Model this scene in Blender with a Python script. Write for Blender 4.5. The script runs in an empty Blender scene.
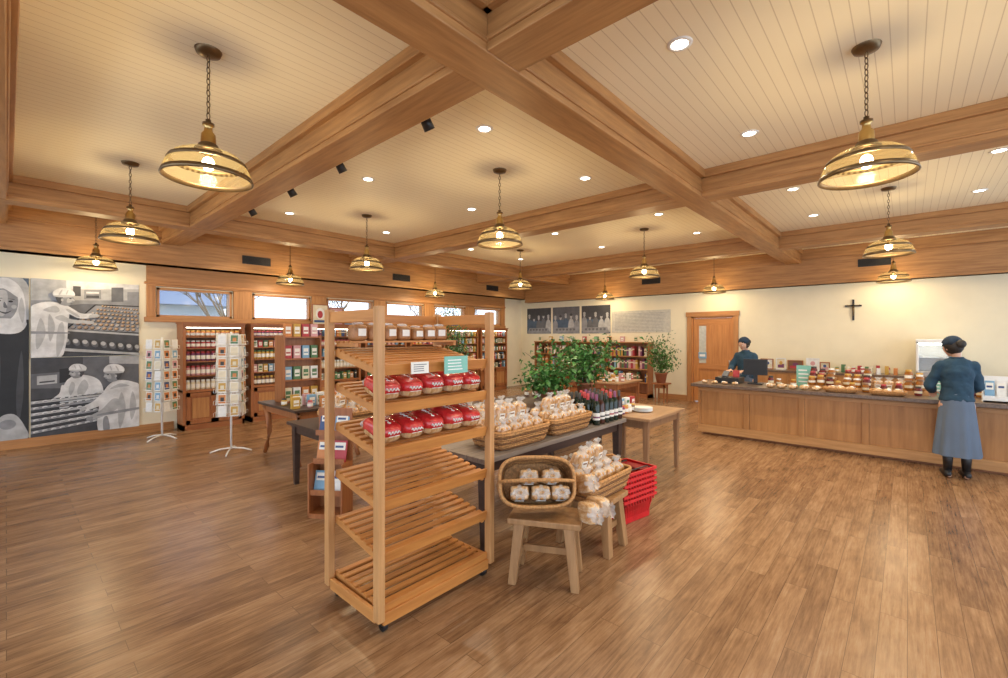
import bpy, bmesh, math, random
from mathutils import Vector, Matrix, Euler
random.seed(7)
SC=bpy.context.scene
C=SC.collection
R=random.uniform
def rad(a): return math.radians(a)
# ------------------------------------------------------------ materials
def nodes(name):
    m=bpy.data.materials.new(name); m.use_nodes=True
    nt=m.node_tree; b=nt.nodes.get('Principled BSDF'); return m,nt,b
def ramp(nt,fac,cols,pos=None):
    r=nt.nodes.new('ShaderNodeValToRGB'); e=r.color_ramp.elements
    n=len(cols)
    while len(e)<n: e.new(.5)
    for i,c in enumerate(cols):
        e[i].position=(pos[i] if pos else i/(n-1)); e[i].color=(*c,1)
    nt.links.new(fac,r.inputs[0]); return r.outputs[0]
def coords(nt,scale=(1,1,1),rot=(0,0,0)):
    t=nt.nodes.new('ShaderNodeTexCoord'); mp=nt.nodes.new('ShaderNodeMapping')
    mp.inputs['Scale'].default_value=scale; mp.inputs['Rotation'].default_value=rot
    nt.links.new(t.outputs['Object'],mp.inputs[0]); return mp.outputs[0]
def noise(nt,vec,scale,detail=4,rough=.55):
    n=nt.nodes.new('ShaderNodeTexNoise'); n.inputs['Scale'].default_value=scale
    n.inputs['Detail'].default_value=detail; n.inputs['Roughness'].default_value=rough
    nt.links.new(vec,n.inputs['Vector']); return n.outputs[0]
def mat(name,col,rough=.6,metal=0,var=.12,ns=14,emit=0,spec=.5,alpha=1):
    m,nt,b=nodes(name)
    c2=tuple(max(0,x*(1-var)) for x in col); c1=tuple(min(1,x*(1+var)) for x in col)
    nt.links.new(ramp(nt,noise(nt,coords(nt),ns),[c2,c1],[.3,.7]),b.inputs['Base Color'])
    b.inputs['Roughness'].default_value=rough; b.inputs['Metallic'].default_value=metal
    b.inputs['Specular IOR Level'].default_value=spec
    if emit: b.inputs['Emission Color'].default_value=(*col,1); b.inputs['Emission Strength'].default_value=emit
    if alpha<1: b.inputs['Alpha'].default_value=alpha
    return m
def wood(name,dark,light,axis='y',rough=.45,s=1.0):
    m,nt,b=nodes(name)
    sc={'x':(1.2,16,16),'y':(16,1.2,16),'z':(16,16,1.2)}[axis]
    v=coords(nt,tuple(x*s for x in sc))
    n1=noise(nt,v,1.6,6,.6)
    mid=tuple((a+c)/2 for a,c in zip(dark,light))
    nt.links.new(ramp(nt,n1,[dark,mid,light],[.25,.5,.75]),b.inputs['Base Color'])
    b.inputs['Roughness'].default_value=rough
    bp=nt.nodes.new('ShaderNodeBump'); bp.inputs['Strength'].default_value=.08
    nt.links.new(n1,bp.inputs['Height']); nt.links.new(bp.outputs[0],b.inputs['Normal'])
    return m
def math_node(nt,op,a,bv=None):
    n=nt.nodes.new('ShaderNodeMath'); n.operation=op
    if hasattr(a,'is_linked'): nt.links.new(a,n.inputs[0])
    else: n.inputs[0].default_value=a
    if bv is not None:
        if hasattr(bv,'is_linked'): nt.links.new(bv,n.inputs[1])
        else: n.inputs[1].default_value=bv
    return n.outputs[0]
def floor_mat():
    m,nt,b=nodes('rustic_plank_floor')
    v=coords(nt,(1,1,1),(0,0,rad(90)))
    br=nt.nodes.new('ShaderNodeTexBrick'); nt.links.new(v,br.inputs['Vector'])
    br.offset=.37; br.inputs['Scale'].default_value=1
    br.inputs['Brick Width'].default_value=1.2; br.inputs['Row Height'].default_value=.125
    br.inputs['Mortar Size'].default_value=.0015; br.inputs['Mortar Smooth'].default_value=.2
    br.inputs['Color1'].default_value=(0,0,0,1); br.inputs['Color2'].default_value=(1,1,1,1)
    br.inputs['Mortar'].default_value=(.5,.5,.5,1); br.inputs['Bias'].default_value=0
    cx=nt.nodes.new('ShaderNodeCombineXYZ'); nt.links.new(math_node(nt,'MULTIPLY',br.outputs['Color'],37.0),cx.inputs[2])
    def shifted(sc):
        a=nt.nodes.new('ShaderNodeVectorMath'); a.operation='ADD'; nt.links.new(coords(nt,sc),a.inputs[0]); nt.links.new(cx.outputs[0],a.inputs[1]); return a.outputs[0]
    g=noise(nt,shifted((34,1.8,1)),1.9,8,.68)
    p=noise(nt,shifted((9,2.4,1)),1.4,6,.62)
    a=math_node(nt,'MULTIPLY',br.outputs['Color'],.13)
    c=math_node(nt,'MULTIPLY',g,.62); d=math_node(nt,'MULTIPLY',p,.46)
    s=math_node(nt,'ADD',math_node(nt,'ADD',a,c),d)
    s=math_node(nt,'SUBTRACT',s,.12)
    col=ramp(nt,s,[(.095,.046,.022),(.22,.115,.055),(.325,.185,.095),(.46,.30,.18)],[.26,.42,.56,.78])
    mx=nt.nodes.new('ShaderNodeMix'); mx.data_type='RGBA'
    nt.links.new(math_node(nt,'MULTIPLY',br.outputs['Fac'],.85),mx.inputs[0]); nt.links.new(col,mx.inputs[6]); mx.inputs[7].default_value=(.08,.04,.02,1)
    nt.links.new(mx.outputs[2],b.inputs['Base Color'])
    b.inputs['Roughness'].default_value=.27; b.inputs['Specular IOR Level'].default_value=.6
    bp=nt.nodes.new('ShaderNodeBump'); bp.inputs['Strength'].default_value=.06; bp.inputs['Distance'].default_value=.01
    nt.links.new(g,bp.inputs['Height']); nt.links.new(bp.outputs[0],b.inputs['Normal'])
    return m
def ceil_mat():
    m,nt,b=nodes('cream_beadboard')
    t=nt.nodes.new('ShaderNodeTexCoord'); sx=nt.nodes.new('ShaderNodeSeparateXYZ'); nt.links.new(t.outputs['Object'],sx.inputs[0])
    f=math_node(nt,'FRACT',math_node(nt,'MULTIPLY',math_node(nt,'ADD',sx.outputs['X'],100.0),12.0))
    g=math_node(nt,'LESS_THAN',f,.07)
    mx=nt.nodes.new('ShaderNodeMix'); mx.data_type='RGBA'
    nt.links.new(g,mx.inputs[0]); mx.inputs[6].default_value=(.93,.84,.61,1); mx.inputs[7].default_value=(.70,.60,.40,1)
    nt.links.new(mx.outputs[2],b.inputs['Base Color']); b.inputs['Roughness'].default_value=.5
    return m
FLOOR=floor_mat(); CEIL=ceil_mat()
WALLC=mat('cream_wall_paint',(.82,.75,.56),.8,var=.03,ns=3)
BD,BL=(.28,.125,.04),(.54,.285,.105)
BEAM_Y=wood('fir_beam_y',BD,BL,'y',.45)
BEAM_X=wood('fir_beam_x',BD,BL,'x',.45)
TRIMY=wood('fir_trim_y',(.32,.135,.04),(.54,.26,.09),'y'); TRIMX=wood('fir_trim_x',(.32,.135,.04),(.54,.26,.09),'x'); TRIMZ=wood('fir_trim_z',(.32,.135,.04),(.54,.26,.09),'z')
RACKZ=wood('rack_wood_z',(.42,.20,.065),(.66,.36,.15),'z'); RACKY=wood('rack_wood_y',(.40,.14,.028),(.64,.28,.07),'y'); RACKX=wood('rack_wood_x',(.42,.16,.04),(.66,.31,.09),'x')
CABZ=wood('cherry_z',(.25,.08,.024),(.43,.165,.055),'z'); CABY=wood('cherry_y',(.25,.08,.024),(.43,.165,.055),'y')
DARKW=wood('dark_walnut',(.03,.017,.012),(.085,.045,.03),'y'); 
GREYW=wood('weathered_grey_wood',(.15,.12,.10),(.32,.27,.23),'y')
OAKX=wood('oak_x',(.38,.18,.06),(.58,.32,.13),'x'); OAKZ=wood('oak_z',(.32,.14,.042),(.54,.27,.095),'z',.4,.6); OAKY=wood('oak_y',(.28,.15,.07),(.46,.28,.15),'y')
SIDEZ=wood('brown_leg',(.2,.1,.045),(.36,.2,.1),'z')
STOOLM=wood('stool_pine',(.26,.13,.05),(.46,.26,.115),'z')
STONE=mat('counter_laminate',(.15,.10,.07),.28,var=.4,ns=60)
BLACK=mat('black_plastic',(.015,.015,.017),.4); WHITE=mat('white_paint',(.85,.85,.83),.5,var=.03)
BRONZE=mat('aged_bronze',(.17,.115,.06),.33,.85,var=.2); IRON=mat('dark_iron',(.03,.027,.025),.5,.5)
BRASS=mat('brass',(.50,.34,.13),.3,1); STEEL=mat('steel',(.6,.6,.6),.3,1)
CHROMEW=mat('white_wire',(.82,.82,.8),.4)
WICK=mat('wicker',(.44,.22,.075),.6,var=.4,ns=60); WICKD=mat('wicker_dark',(.2,.09,.03),.6,var=.4,ns=60)
REDP=mat('red_plastic',(.62,.015,.02),.35); BREAD=mat('bread_crust',(.36,.16,.055),.45,var=.35,ns=20)
def bagmat(name,cols,pos,scale=30,vs=(1,1,.35),bs=.35):
    m,nt,b=nodes(name)
    n=noise(nt,coords(nt,vs),scale,5,.65)
    nt.links.new(ramp(nt,n,cols,pos),b.inputs['Base Color'])
    b.inputs['Roughness'].default_value=.2; b.inputs['Coat Weight'].default_value=.8
    bp=nt.nodes.new('ShaderNodeBump'); bp.inputs['Strength'].default_value=bs; bp.inputs['Distance'].default_value=.02
    nt.links.new(n,bp.inputs['Height']); nt.links.new(bp.outputs[0],b.inputs['Normal']); return m
BAG=bagmat('clear_bag_over_bread',[(.36,.16,.05),(.55,.31,.13),(.68,.48,.28),(.88,.83,.74)],[.32,.46,.60,.74])
RED=bagmat('red_printed_film',[(.42,.015,.02),(.58,.02,.025),(.68,.07,.06)],[.3,.5,.7],22,(1,1,1),.3)
BLUEP=mat('blue_print',(.05,.1,.35),.3); WHITEF=mat('white_printed_film',(.82,.8,.76),.25,var=.08)
BAGW=mat('clear_bag_film',(.85,.85,.84),.15,var=.15,ns=40,alpha=.38)
PAPER=mat('white_paper',(.82,.8,.74),.7,var=.04); TEAL=mat('teal_card',(.22,.52,.44),.6,var=.05)
def glassmat(name,col,transp,em=0,base=None):
    m,nt,b=nodes(name); out=nt.nodes['Material Output']
    tr=nt.nodes.new('ShaderNodeBsdfTransparent'); tr.inputs[0].default_value=(*col,1)
    mx=nt.nodes.new('ShaderNodeMixShader'); mx.inputs[0].default_value=transp
    b.inputs['Base Color'].default_value=(*(base or col),1); b.inputs['Roughness'].default_value=.08
    if em: b.inputs['Emission Color'].default_value=(1,.85,.5,1); b.inputs['Emission Strength'].default_value=em
    nt.links.new(b.outputs[0],mx.inputs[1]); nt.links.new(tr.outputs[0],mx.inputs[2]); nt.links.new(mx.outputs[0],out.inputs[0]); return m
SHADE=glassmat('ribbed_clear_glass',(.98,.94,.82),.76,.10,(.24,.20,.11)); WINGL=glassmat('window_glass',(.96,.98,1),.93); CLEARG=glassmat('jar_glass',(.92,.95,.93),.7)  # shade glass carries a faint emission of its own to look lit
def em(name,col,s):
    m,nt,b=nodes(name); b.inputs['Base Color'].default_value=(*col,1); b.inputs['Emission Color'].default_value=(*col,1); b.inputs['Emission Strength'].default_value=s; return m
BULB=em('warm_bulb',(1,.85,.55),40); LED=em('led_panel',(1,.93,.78),14); SHELF_GLOW=em('added_shelf_glow',(1,.9,.7),9)  # last one is an added glow that brightens the cabinet shelves
SKIN=mat('skin',(.62,.36,.25),.5,var=.06)
NAVY=mat('navy_cloth',(.018,.055,.095),.85,var=.15); SKIRT=mat('greyblue_cloth',(.115,.155,.22),.9,var=.05,ns=5); HAIR=mat('dark_hair',(.02,.015,.012),.6,var=.5,ns=60); NAVYCAP=mat('navy_cap_cloth',(.012,.03,.06),.85,var=.3)
GREENL=mat('ficus_leaf',(.06,.19,.04),.4,var=.6,ns=9); STEMM=mat('plant_stem',(.16,.1,.05),.8); TERRA=mat('terracotta',(.4,.16,.08),.8); SOIL=mat('soil',(.05,.03,.02),.9)
PAL=[mat('print_%s'%n,c,.5,var=.1) for n,c in dict(crimson=(.42,.04,.05),navy=(.04,.08,.22),cream=(.72,.65,.48),green=(.09,.2,.09),gold=(.55,.33,.06),white=(.78,.78,.76),skyblue=(.2,.38,.55),plum=(.18,.05,.13),orange=(.58,.22,.06),brown=(.2,.1,.05),pink=(.6,.32,.33),black=(.03,.03,.03)).items()]
CRIM,NVY,CRM,GRN,GLD,WHT,SKY,PLM,ORG,BRN,PNK,BLK=PAL
TAN=mat('photo_warm_bread',(.40,.26,.15),.5); TANL=mat('photo_warm_bread_light',(.60,.45,.30),.5)
G=[mat('photo_grey_%d'%i,c,.5,var=.22,ns=7) for i,c in enumerate([(.012,.013,.016),(.05,.052,.06),(.12,.125,.14),(.25,.26,.28),(.42,.43,.44),(.64,.65,.66),(.06,.10,.16)])]
# ------------------------------------------------------------ mesh builder
class MB:
    def __init__(s): s.v=[];s.f=[];s.m=[];s.s=[];s.mats=[]
    def add(s,vs,fs,m,sm=False,xf=None):
        if m not in s.mats: s.mats.append(m)
        i=s.mats.index(m); o=len(s.v)
        for v in vs:
            v=Vector(v); s.v.append(xf@v if xf else v)
        for f in fs: s.f.append([o+k for k in f]); s.m.append(i); s.s.append(sm)
        return s
    def box(s,x0,x1,y0,y1,z0,z1,m,xf=None):
        vs=[(x,y,z) for z in(z0,z1) for y in(y0,y1) for x in(x0,x1)]
        return s.add(vs,[(0,2,3,1),(4,5,7,6),(0,1,5,4),(2,6,7,3),(0,4,6,2),(1,3,7,5)],m,False,xf)
    def cb(s,c,d,m,rot=(0,0,0),xf=None):
        X=Matrix.Translation(c)@Euler(rot).to_matrix().to_4x4()
        if xf: X=xf@X
        a,b,e=d[0]/2,d[1]/2,d[2]/2
        return s.box(-a,a,-b,b,-e,e,m,X)
    def loft(s,rings,m,cap=True,sm=True,xf=None,closed=False):
        n=len(rings[0]); vs=[p for r in rings for p in r]; fs=[]
        L=len(rings)
        for i in range(L if closed else L-1):
            a=i*n;b=((i+1)%L)*n
            for j in range(n):
                k=(j+1)%n; fs.append((a+j,a+k,b+k,b+j))
        if cap and not closed: fs.append(tuple(range(n))[::-1]); fs.append(tuple(range((L-1)*n,L*n)))
        return s.add(vs,fs,m,sm,xf)
    def lathe(s,prof,m,seg=20,sm=True,xf=None,cap=False,rip=0):
        rings=[]
        for r,z in prof:
            rings.append([((r+(rip if j%2 else -rip))*math.cos(2*math.pi*j/seg),(r+(rip if j%2 else -rip))*math.sin(2*math.pi*j/seg),z) for j in range(seg)])
        return s.loft(rings,m,cap,sm,xf)
    def cyl(s,c,r,h,m,seg=14,xf=None,r2=None):
        X=Matrix.Translation(c)
        if xf: X=xf@X
        return s.lathe([(r,0),(r2 if r2 is not None else r,h)],m,seg,False if seg<8 else True,X,True)
    def tube(s,pts,r,m,seg=8,closed=False,xf=None):
        P=[Vector(p) for p in pts]; n=len(P); rings=[]; up=Vector((0,0,1))
        for i,p in enumerate(P):
            if closed: t=(P[(i+1)%n]-P[i-1])
            else: t=P[min(i+1,n-1)]-P[max(i-1,0)]
            t.normalize()
            a=t.cross(up) if abs(t.z)<.93 else t.cross(Vector((1,0,0)))
            a.normalize(); b=t.cross(a); rr=r[i] if isinstance(r,(list,tuple)) else r
            rings.append([p+a*(rr*math.cos(2*math.pi*j/seg))+b*(rr*math.sin(2*math.pi*j/seg)) for j in range(seg)])
        return s.loft(rings,m,True,True,xf,closed)
    def sup(s,c,r,m,e=1.0,seg=16,rg=10,rot=(0,0,0),xf=None,f=None,e2=None):
        X=Matrix.Translation(c)@Euler(rot).to_matrix().to_4x4()
        if xf: X=xf@X
        e2=e if e2 is None else e2
        pw=lambda q,e:math.copysign(abs(q)**e,q)
        rings=[]
        for i in range(rg+1):
            a=-math.pi/2+math.pi*i/rg; a=max(-1.5,min(1.5,a)); ring=[]
            for j in range(seg):
                t=2*math.pi*j/seg
                p=Vector((r[0]*pw(math.cos(a),e2)*pw(math.cos(t),e),r[1]*pw(math.cos(a),e2)*pw(math.sin(t),e),r[2]*pw(math.sin(a),e2)))
                if f: p=f(p)
                ring.append(p)
            rings.append(ring)
        return s.loft(rings,m,True,True,X)
    def caps(s,pts,rs,m,seg=10,xf=None):
        for i,(p,r) in enumerate(zip(pts,rs)):
            s.sup(p,(r,r,r),m,1,seg,6,xf=xf)
            if i: s.tube([pts[i-1],p],[rs[i-1],r],m,seg,xf=xf)
        return s
    def obj(s,name,loc=(0,0,0),rot=(0,0,0),parent=None,label=None,cat=None,group=None,kind=None,bev=0,scale=None):
        me=bpy.data.meshes.new(name); me.from_pydata([tuple(v) for v in s.v],[],s.f)
        for m in s.mats: me.materials.append(m)
        me.polygons.foreach_set('material_index',s.m); me.polygons.foreach_set('use_smooth',s.s); me.update()
        bm=bmesh.new(); bm.from_mesh(me); bmesh.ops.recalc_face_normals(bm,faces=bm.faces); bm.to_mesh(me); bm.free()
        o=bpy.data.objects.new(name,me); C.objects.link(o); o.location=loc; o.rotation_euler=rot
        if scale: o.scale=scale
        if parent: o.parent=parent
        props(o,label,cat,group,kind)
        if bev:
            b=o.modifiers.new('bevel','BEVEL'); b.width=bev; b.segments=2; b.limit_method='ANGLE'
        return o
def props(o,label=None,cat=None,group=None,kind=None):
    if label: o['label']=label
    if cat: o['category']=cat
    if group: o['group']=group
    if kind: o['kind']=kind
def thing(name,label,cat,loc,rot=(0,0,0),group=None):
    o=bpy.data.objects.new(name,None); o.empty_display_size=.1; C.objects.link(o); o.location=loc; o.rotation_euler=rot
    props(o,label,cat,group); return o
def dup(o,loc,rot=None,scale=None,label=None,parent=None):
    n=o.copy(); C.objects.link(n)
    if parent is None:
        n.location=loc
        if rot is not None: n.rotation_euler=rot
        if scale is not None: n.scale=scale
        if label: n['label']=label
    else: n.parent=parent
    for c in o.children: dup(c,None,parent=n)
    return n
class Pool:
    def __init__(s,maker): s.mk=maker; s.o=None; s.base=None
    def put(s,loc,rot=(0,0,0),scale=None,label=None,group=None):
        if s.o is None:
            s.o=s.mk(); s.base=(s.o.get('label'),s.o.get('group')); s.o.location=loc; s.o.rotation_euler=rot
            if scale: s.o.scale=scale
            if label: s.o['label']=label
            n=s.o
        else:
            n=dup(s.o,loc,rot,scale or (1,1,1),label or s.base[0])
            if s.base[1]: n['group']=s.base[1]
        if group: n['group']=group
        return n
# ------------------------------------------------------------ room shell
XL,YB,ZC=-10.0,12.0,3.6
XR,YF=5.0,-5.0
MB().box(XL-.2,XR,YF,YB+.2,-.1,0,FLOOR).obj('floor',kind='structure',label='rustic brown wood plank floor')
MB().box(XL-.2,XR,YF,YB+.2,ZC,ZC+.1,CEIL).obj('ceiling',kind='structure',label='cream beadboard ceiling')
WY=[1.8,3.38,4.96,6.54,8.12,9.7]; WZ0,WZ1=2.04,2.57
w=MB().box(XL-.2,XL,YF,YB,0,WZ0,WALLC).box(XL-.2,XL,YF,YB,WZ1,ZC,WALLC)
e=[YF]+[q for y in WY for q in(y,y+1.2)]+[YB]
for i in range(0,len(e),2): w.box(XL-.2,XL,e[i],e[i+1],WZ0,WZ1,WALLC)
w.obj('wall_left',kind='structure',label='cream wall with high transom windows')
DX0,DX1,DZ=-4.2,-3.18,2.2
MB().box(XL-.2,DX0,YB,YB+.2,0,ZC,WALLC).box(DX1,XR,YB,YB+.2,0,ZC,WALLC).box(DX0,DX1,YB,YB+.2,DZ,ZC,WALLC).obj('wall_back',kind='structure',label='cream painted wall')
tn=[0]
def trim(mb,label):
    tn[0]+=1; return mb.obj('trim_%d'%tn[0],kind='structure',label=label,bev=.006)
def beam(x0,x1,y0,y1,m,zb=3.3):
    b=MB().box(x0,x1,y0,y1,zb,ZC,m)
    if (x1-x0)<(y1-y0): b.box(x0-.05,x1+.05,y0,y1,ZC-.09,ZC,m).box(x0-.015,x1+.015,y0,y1,zb+.05,zb+.075,m)
    else: b.box(x0,x1,y0-.05,y1+.05,ZC-.09,ZC,m).box(x0,x1,y0-.015,y1+.015,zb+.05,zb+.075,m)
    trim(b,'wooden ceiling beam')
for x in(-8.0,-1.9): beam(x-.14,x+.14,YF,YB-.22,BEAM_Y)
for y in(-.14,1.95,5.5,9.65):
    beam(XL+.35,-8.14,y-.14,y+.14,BEAM_X,3.305); beam(-7.86,-2.04,y-.14,y+.14,BEAM_X,3.305); beam(-1.76,XR,y-.14,y+.14,BEAM_X,3.305)
trim(MB().box(XL,XL+.32,YF,YB,2.95,ZC,BEAM_Y).box(XL,XL+.37,YF,YB,3.42,ZC,BEAM_Y).box(XL,XL+.34,YF,YB,2.95,3.0,BEAM_Y),'wooden soffit over the windows')
trim(MB().box(XL+.35,XR,YB-.22,YB,2.82,ZC,BEAM_X).box(XL+.35,XR,YB-.27,YB,3.38,ZC,BEAM_X).box(XL+.35,XR,YB-.24,YB,2.82,2.88,BEAM_X),'wooden soffit along the wall')
t=MB().box(XL,XL+.05,1.65,YB-.9,WZ1+.02,2.95,TRIMY).box(XL,XL+.08,1.62,YB-.9,WZ0-.09,WZ0-.0,TRIMY).box(XL,XL+.08,1.62,YB-.9,WZ1+.05,WZ1+.09,TRIMY)
for a,b in [(1.65,1.78)]+[(WY[i]+1.22,WY[i+1]-.02) for i in range(5)]+[(10.92,11.1)]: t.box(XL,XL+.05,a,b,WZ0,WZ1+.02,TRIMZ)
trim(t,'wooden casing around the transom windows')
for i,y in enumerate(WY):
    o=MB(); F=TRIMZ
    o.box(XL-.12,XL+.02,y,y+.04,WZ0,WZ1,F).box(XL-.12,XL+.02,y+1.16,y+1.2,WZ0,WZ1,F).box(XL-.12,XL+.02,y,y+1.2,WZ0,WZ0+.04,TRIMY).box(XL-.12,XL+.02,y,y+1.2,WZ1-.04,WZ1,TRIMY)
    o.box(XL-.06,XL-.05,y+.04,y+1.16,WZ0+.04,WZ1-.04,WINGL)
    o.obj('window_%d'%(i+1),kind='structure',label='wood framed transom window')
MB().box(XL,XL+.02,YF,2.05,0,.14,TRIMY).box(XL,XL+.035,YF,2.05,0,.03,TRIMY).obj('baseboard_left',kind='structure',label='wooden baseboard')
MB().box(-5.1,DX0-.12,YB-.02,YB,0,.14,TRIMX).box(DX1+.12,XR,YB-.02,YB,0,.14,TRIMX).obj('baseboard_back',kind='structure',label='wooden baseboard')
d=MB(); DRZ=wood('door_wood_z',(.42,.16,.04),(.62,.28,.085),'z'); DRX=wood('door_wood_x',(.42,.16,.04),(.62,.28,.085),'x')
d.box(DX0,DX0+.04,YB,YB+.15,0,DZ,DRZ).box(DX1-.04,DX1,YB,YB+.15,0,DZ,DRZ).box(DX0,DX1,YB,YB+.15,DZ-.04,DZ,DRX)
d.box(DX0-.11,DX0,YB-.03,YB,0,DZ+.1,TRIMZ).box(DX1,DX1+.11,YB-.03,YB,0,DZ+.1,TRIMZ).box(DX0-.13,DX1+.13,YB-.04,YB,DZ,DZ+.12,TRIMX)
L0,L1=DX0+.045,DX1-.045
d.box(L0,L1,YB+.06,YB+.1,.01,DZ-.045,DRZ)
for a,b in((L0,L0+.13),(L1-.13,L1)): d.box(a,b,YB+.035,YB+.06,.01,DZ-.045,DRZ)
for a,b in((.01,.22),(.85,.98),(1.98,DZ-.045)): d.box(L0+.13,L1-.13,YB+.035,YB+.06,a,b,DRX)
d.box(L0+.13,L0+.31,YB+.05,YB+.065,1.0,1.96,mat('door_glass_pale',(.55,.56,.50),.15)).box(L0+.31,L1-.13,YB+.04,YB+.06,.98,1.98,DRZ)
d.cyl((L1-.06,YB+.02,1.0),.018,.1,STEEL,8)
d.box(L0+.12,L0+.32,YB+.030,YB+.036,1.12,1.28,SKY).box(L0+.15,L0+.29,YB+.027,YB+.030,1.17,1.23,WHITE)
d.obj('door_1',kind='structure',label='varnished wooden door with narrow glass lite')
def vent(loc,rot):
    m=MB().box(-.26,.26,-.02,0,-.08,.08,BLACK)
    for i in range(7): m.cb((0,-.024,-.06+i*.02),(.48,.008,.006),IRON,(.5,0,0))
    m.obj('air_vent',loc,rot,label='black slotted air vent set in the wooden soffit',cat='air vent',group='black air vents')
for y in(3.35,6.8,10.2): vent((XL+.321,y,3.2),(0,0,rad(90)))
vent((-.5,YB-.221,3.2),(0,0,0)); vent((-5.2,YB-.221,3.2),(0,0,0))
# ------------------------------------------------------------ exterior
MB().box(-60,XL-.25,-40,60,-.2,-.1,mat('snowy_grass',(.35,.36,.3),.9)).obj('ground_outside',kind='structure')
h=thing('house','pale siding house with grey gabled roof seen through the windows','house',(-24,8,-.1))
MB().box(-3,3,-8,-2,0,3.0,mat('pale_siding',(.30,.36,.42),.8)).obj('wall',parent=h)
MB().loft([[(-3.5,-8.5,3.0),(3.5,-8.5,3.0),(0,-8.5,4.6)],[(-3.5,-1.5,3.0),(3.5,-1.5,3.0),(0,-1.5,4.6)]],mat('grey_shingle',(.12,.16,.24),.8),sm=False).obj('roof',parent=h)
def tree():
    m=MB()
    def br(p,dv,l,r,dep):
        q=p+dv*l; m.tube([p,q],[r,r*.65],STEMM,6)
        if dep:
            for _ in range(3):
                n=(dv+Vector((R(-.7,.7),R(-.7,.7),R(-.1,.5)))).normalized(); br(q,n,l*.72,r*.6,dep-1)
    br(Vector((0,0,0)),Vector((0,0,1)),1.4,.09,5)
    return m.obj('bare_tree',label='leafless brown tree outside the windows',cat='tree',group='bare trees outside')
T=Pool(tree)
for p in((-15.5,4.6),(-17.5,10),(-20,14.5),(-20.5,19.5),(-22,26)): T.put((p[0],p[1],-.1),(0,0,R(0,6)))
# ------------------------------------------------------------ pendants
def pendant():
    t=thing('pendant_lamp','bronze pendant lamp with ribbed clear glass shade on a chain','pendant lamp',(0,0,ZC),group='glass pendant lamps')
    MB().lathe([(.0,-.035),(.03,-.035),(.07,-.025),(.08,0)],BRONZE).obj('canopy',parent=t)
    m=MB()
    for i in range(11):
        a=[]; zc=-.055-i*.038
        for j in range(10):
            q=2*math.pi*j/10; x=.011*math.cos(q); z=.023*math.sin(q)
            a.append((x,0,zc+z) if i%2 else (0,x,zc+z))
        m.tube(a,.0035,BRONZE,5,True)
    m.obj('chain',parent=t)
    MB().lathe([(.0,-.455),(.016,-.46),(.016,-.48),(.035,-.485),(.035,-.50)],BRONZE,24).lathe([(.035,-.50),(.022,-.51),(.026,-.54),(.042,-.56),(.045,-.62)],BRASS,24).lathe([(.045,-.62),(.058,-.63),(.06,-.645),(.078,-.655),(.082,-.67),(.074,-.672)],BRONZE,24).obj('socket',parent=t)
    MB().lathe([(.080,-.665),(.135,-.680),(.185,-.708),(.218,-.752),(.236,-.79),(.252,-.84)],SHADE,80,rip=.005).obj('lamp_shade',parent=t)
    MB().lathe([(.212,-.738),(.219,-.736),(.231,-.758),(.223,-.762),(.212,-.738)],BRONZE,36).lathe([(.246,-.832),(.256,-.830),(.265,-.858),(.254,-.863),(.246,-.832)],BRONZE,36).obj('shade_band',parent=t)
    MB().sup((0,0,-.755),(.036,.036,.048),BULB,1,12,8).cyl((0,0,-.715),.018,.05,BRASS,10).obj('bulb',parent=t)
    l=bpy.data.lights.new('bulb_light','POINT'); l.energy=19; l.color=(1,.76,.45); l.shadow_soft_size=.06
    lo=bpy.data.objects.new('bulb_light',l); C.objects.link(lo); lo.parent=t; lo.location=(0,0,-.88)
    return t
P=Pool(pendant)
for x,y in[(-3.46,.9),(-6.34,.91),(-9.35,.93),(-3.47,3.78),(-6.33,3.8),(-9.3,3.85),(-3.47,7.57),(-6.36,7.6),(-9.3,7.6),(-3.46,11.4),(-6.4,11.4),(-.2,3.78),(-.18,7.58),(-.2,11.4)]:
    P.put((x,y,ZC),(0,0,R(0,1)))
def can():
    return MB().lathe([(.052,-.002),(.055,-.008),(.075,-.006),(.08,0)],WHITE,20).lathe([(0.001,-.003),(.052,-.003)],LED,20).obj('recessed_light',label='small round white recessed ceiling light, switched on',cat='ceiling light',group='recessed ceiling lights')
K=Pool(can)
for x in(-9.0,-7.1,-4.85,-2.88,-1.1,.7):
    for y in(2.93,4.66,6.8,8.5,10.5):
        if (x,y)==(-9.0,4.66) : continue
        K.put((x,y,ZC))
        l=bpy.data.lights.new('recessed_spot','SPOT'); l.energy=60; l.color=(1,.87,.66); l.spot_size=rad(125); l.spot_blend=.8; l.shadow_soft_size=.05
        lo=bpy.data.objects.new('recessed_spot',l); C.objects.link(lo); lo.location=(x,y,ZC-.03)
def tspot():
    t=thing('track_spotlight','small black cylindrical spotlight fixed to the ceiling beam','spotlight',(0,0,0),group='black spotlights on the beam')
    MB().box(-.03,.03,-.03,0,-.03,.03,BLACK).tube([(0,0,0),(0,.06,-.01)],.01,BLACK).obj('bracket',parent=t)
    X=Matrix.Translation((0,.09,-.03))@Euler((.6,0,0)).to_matrix().to_4x4()
    MB().lathe([(0.001,.05),(.04,.045),(.045,-.06),(.038,-.06)],BLACK,16,xf=X).lathe([(.001,-.045),(.038,-.055)],WHITE,16,xf=X).obj('lamp_head',parent=t)
    return t
TS=Pool(tspot)
for x in(-2.83,-4.2,-5.35,-6.6): TS.put((x,2.135,3.42))
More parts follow.
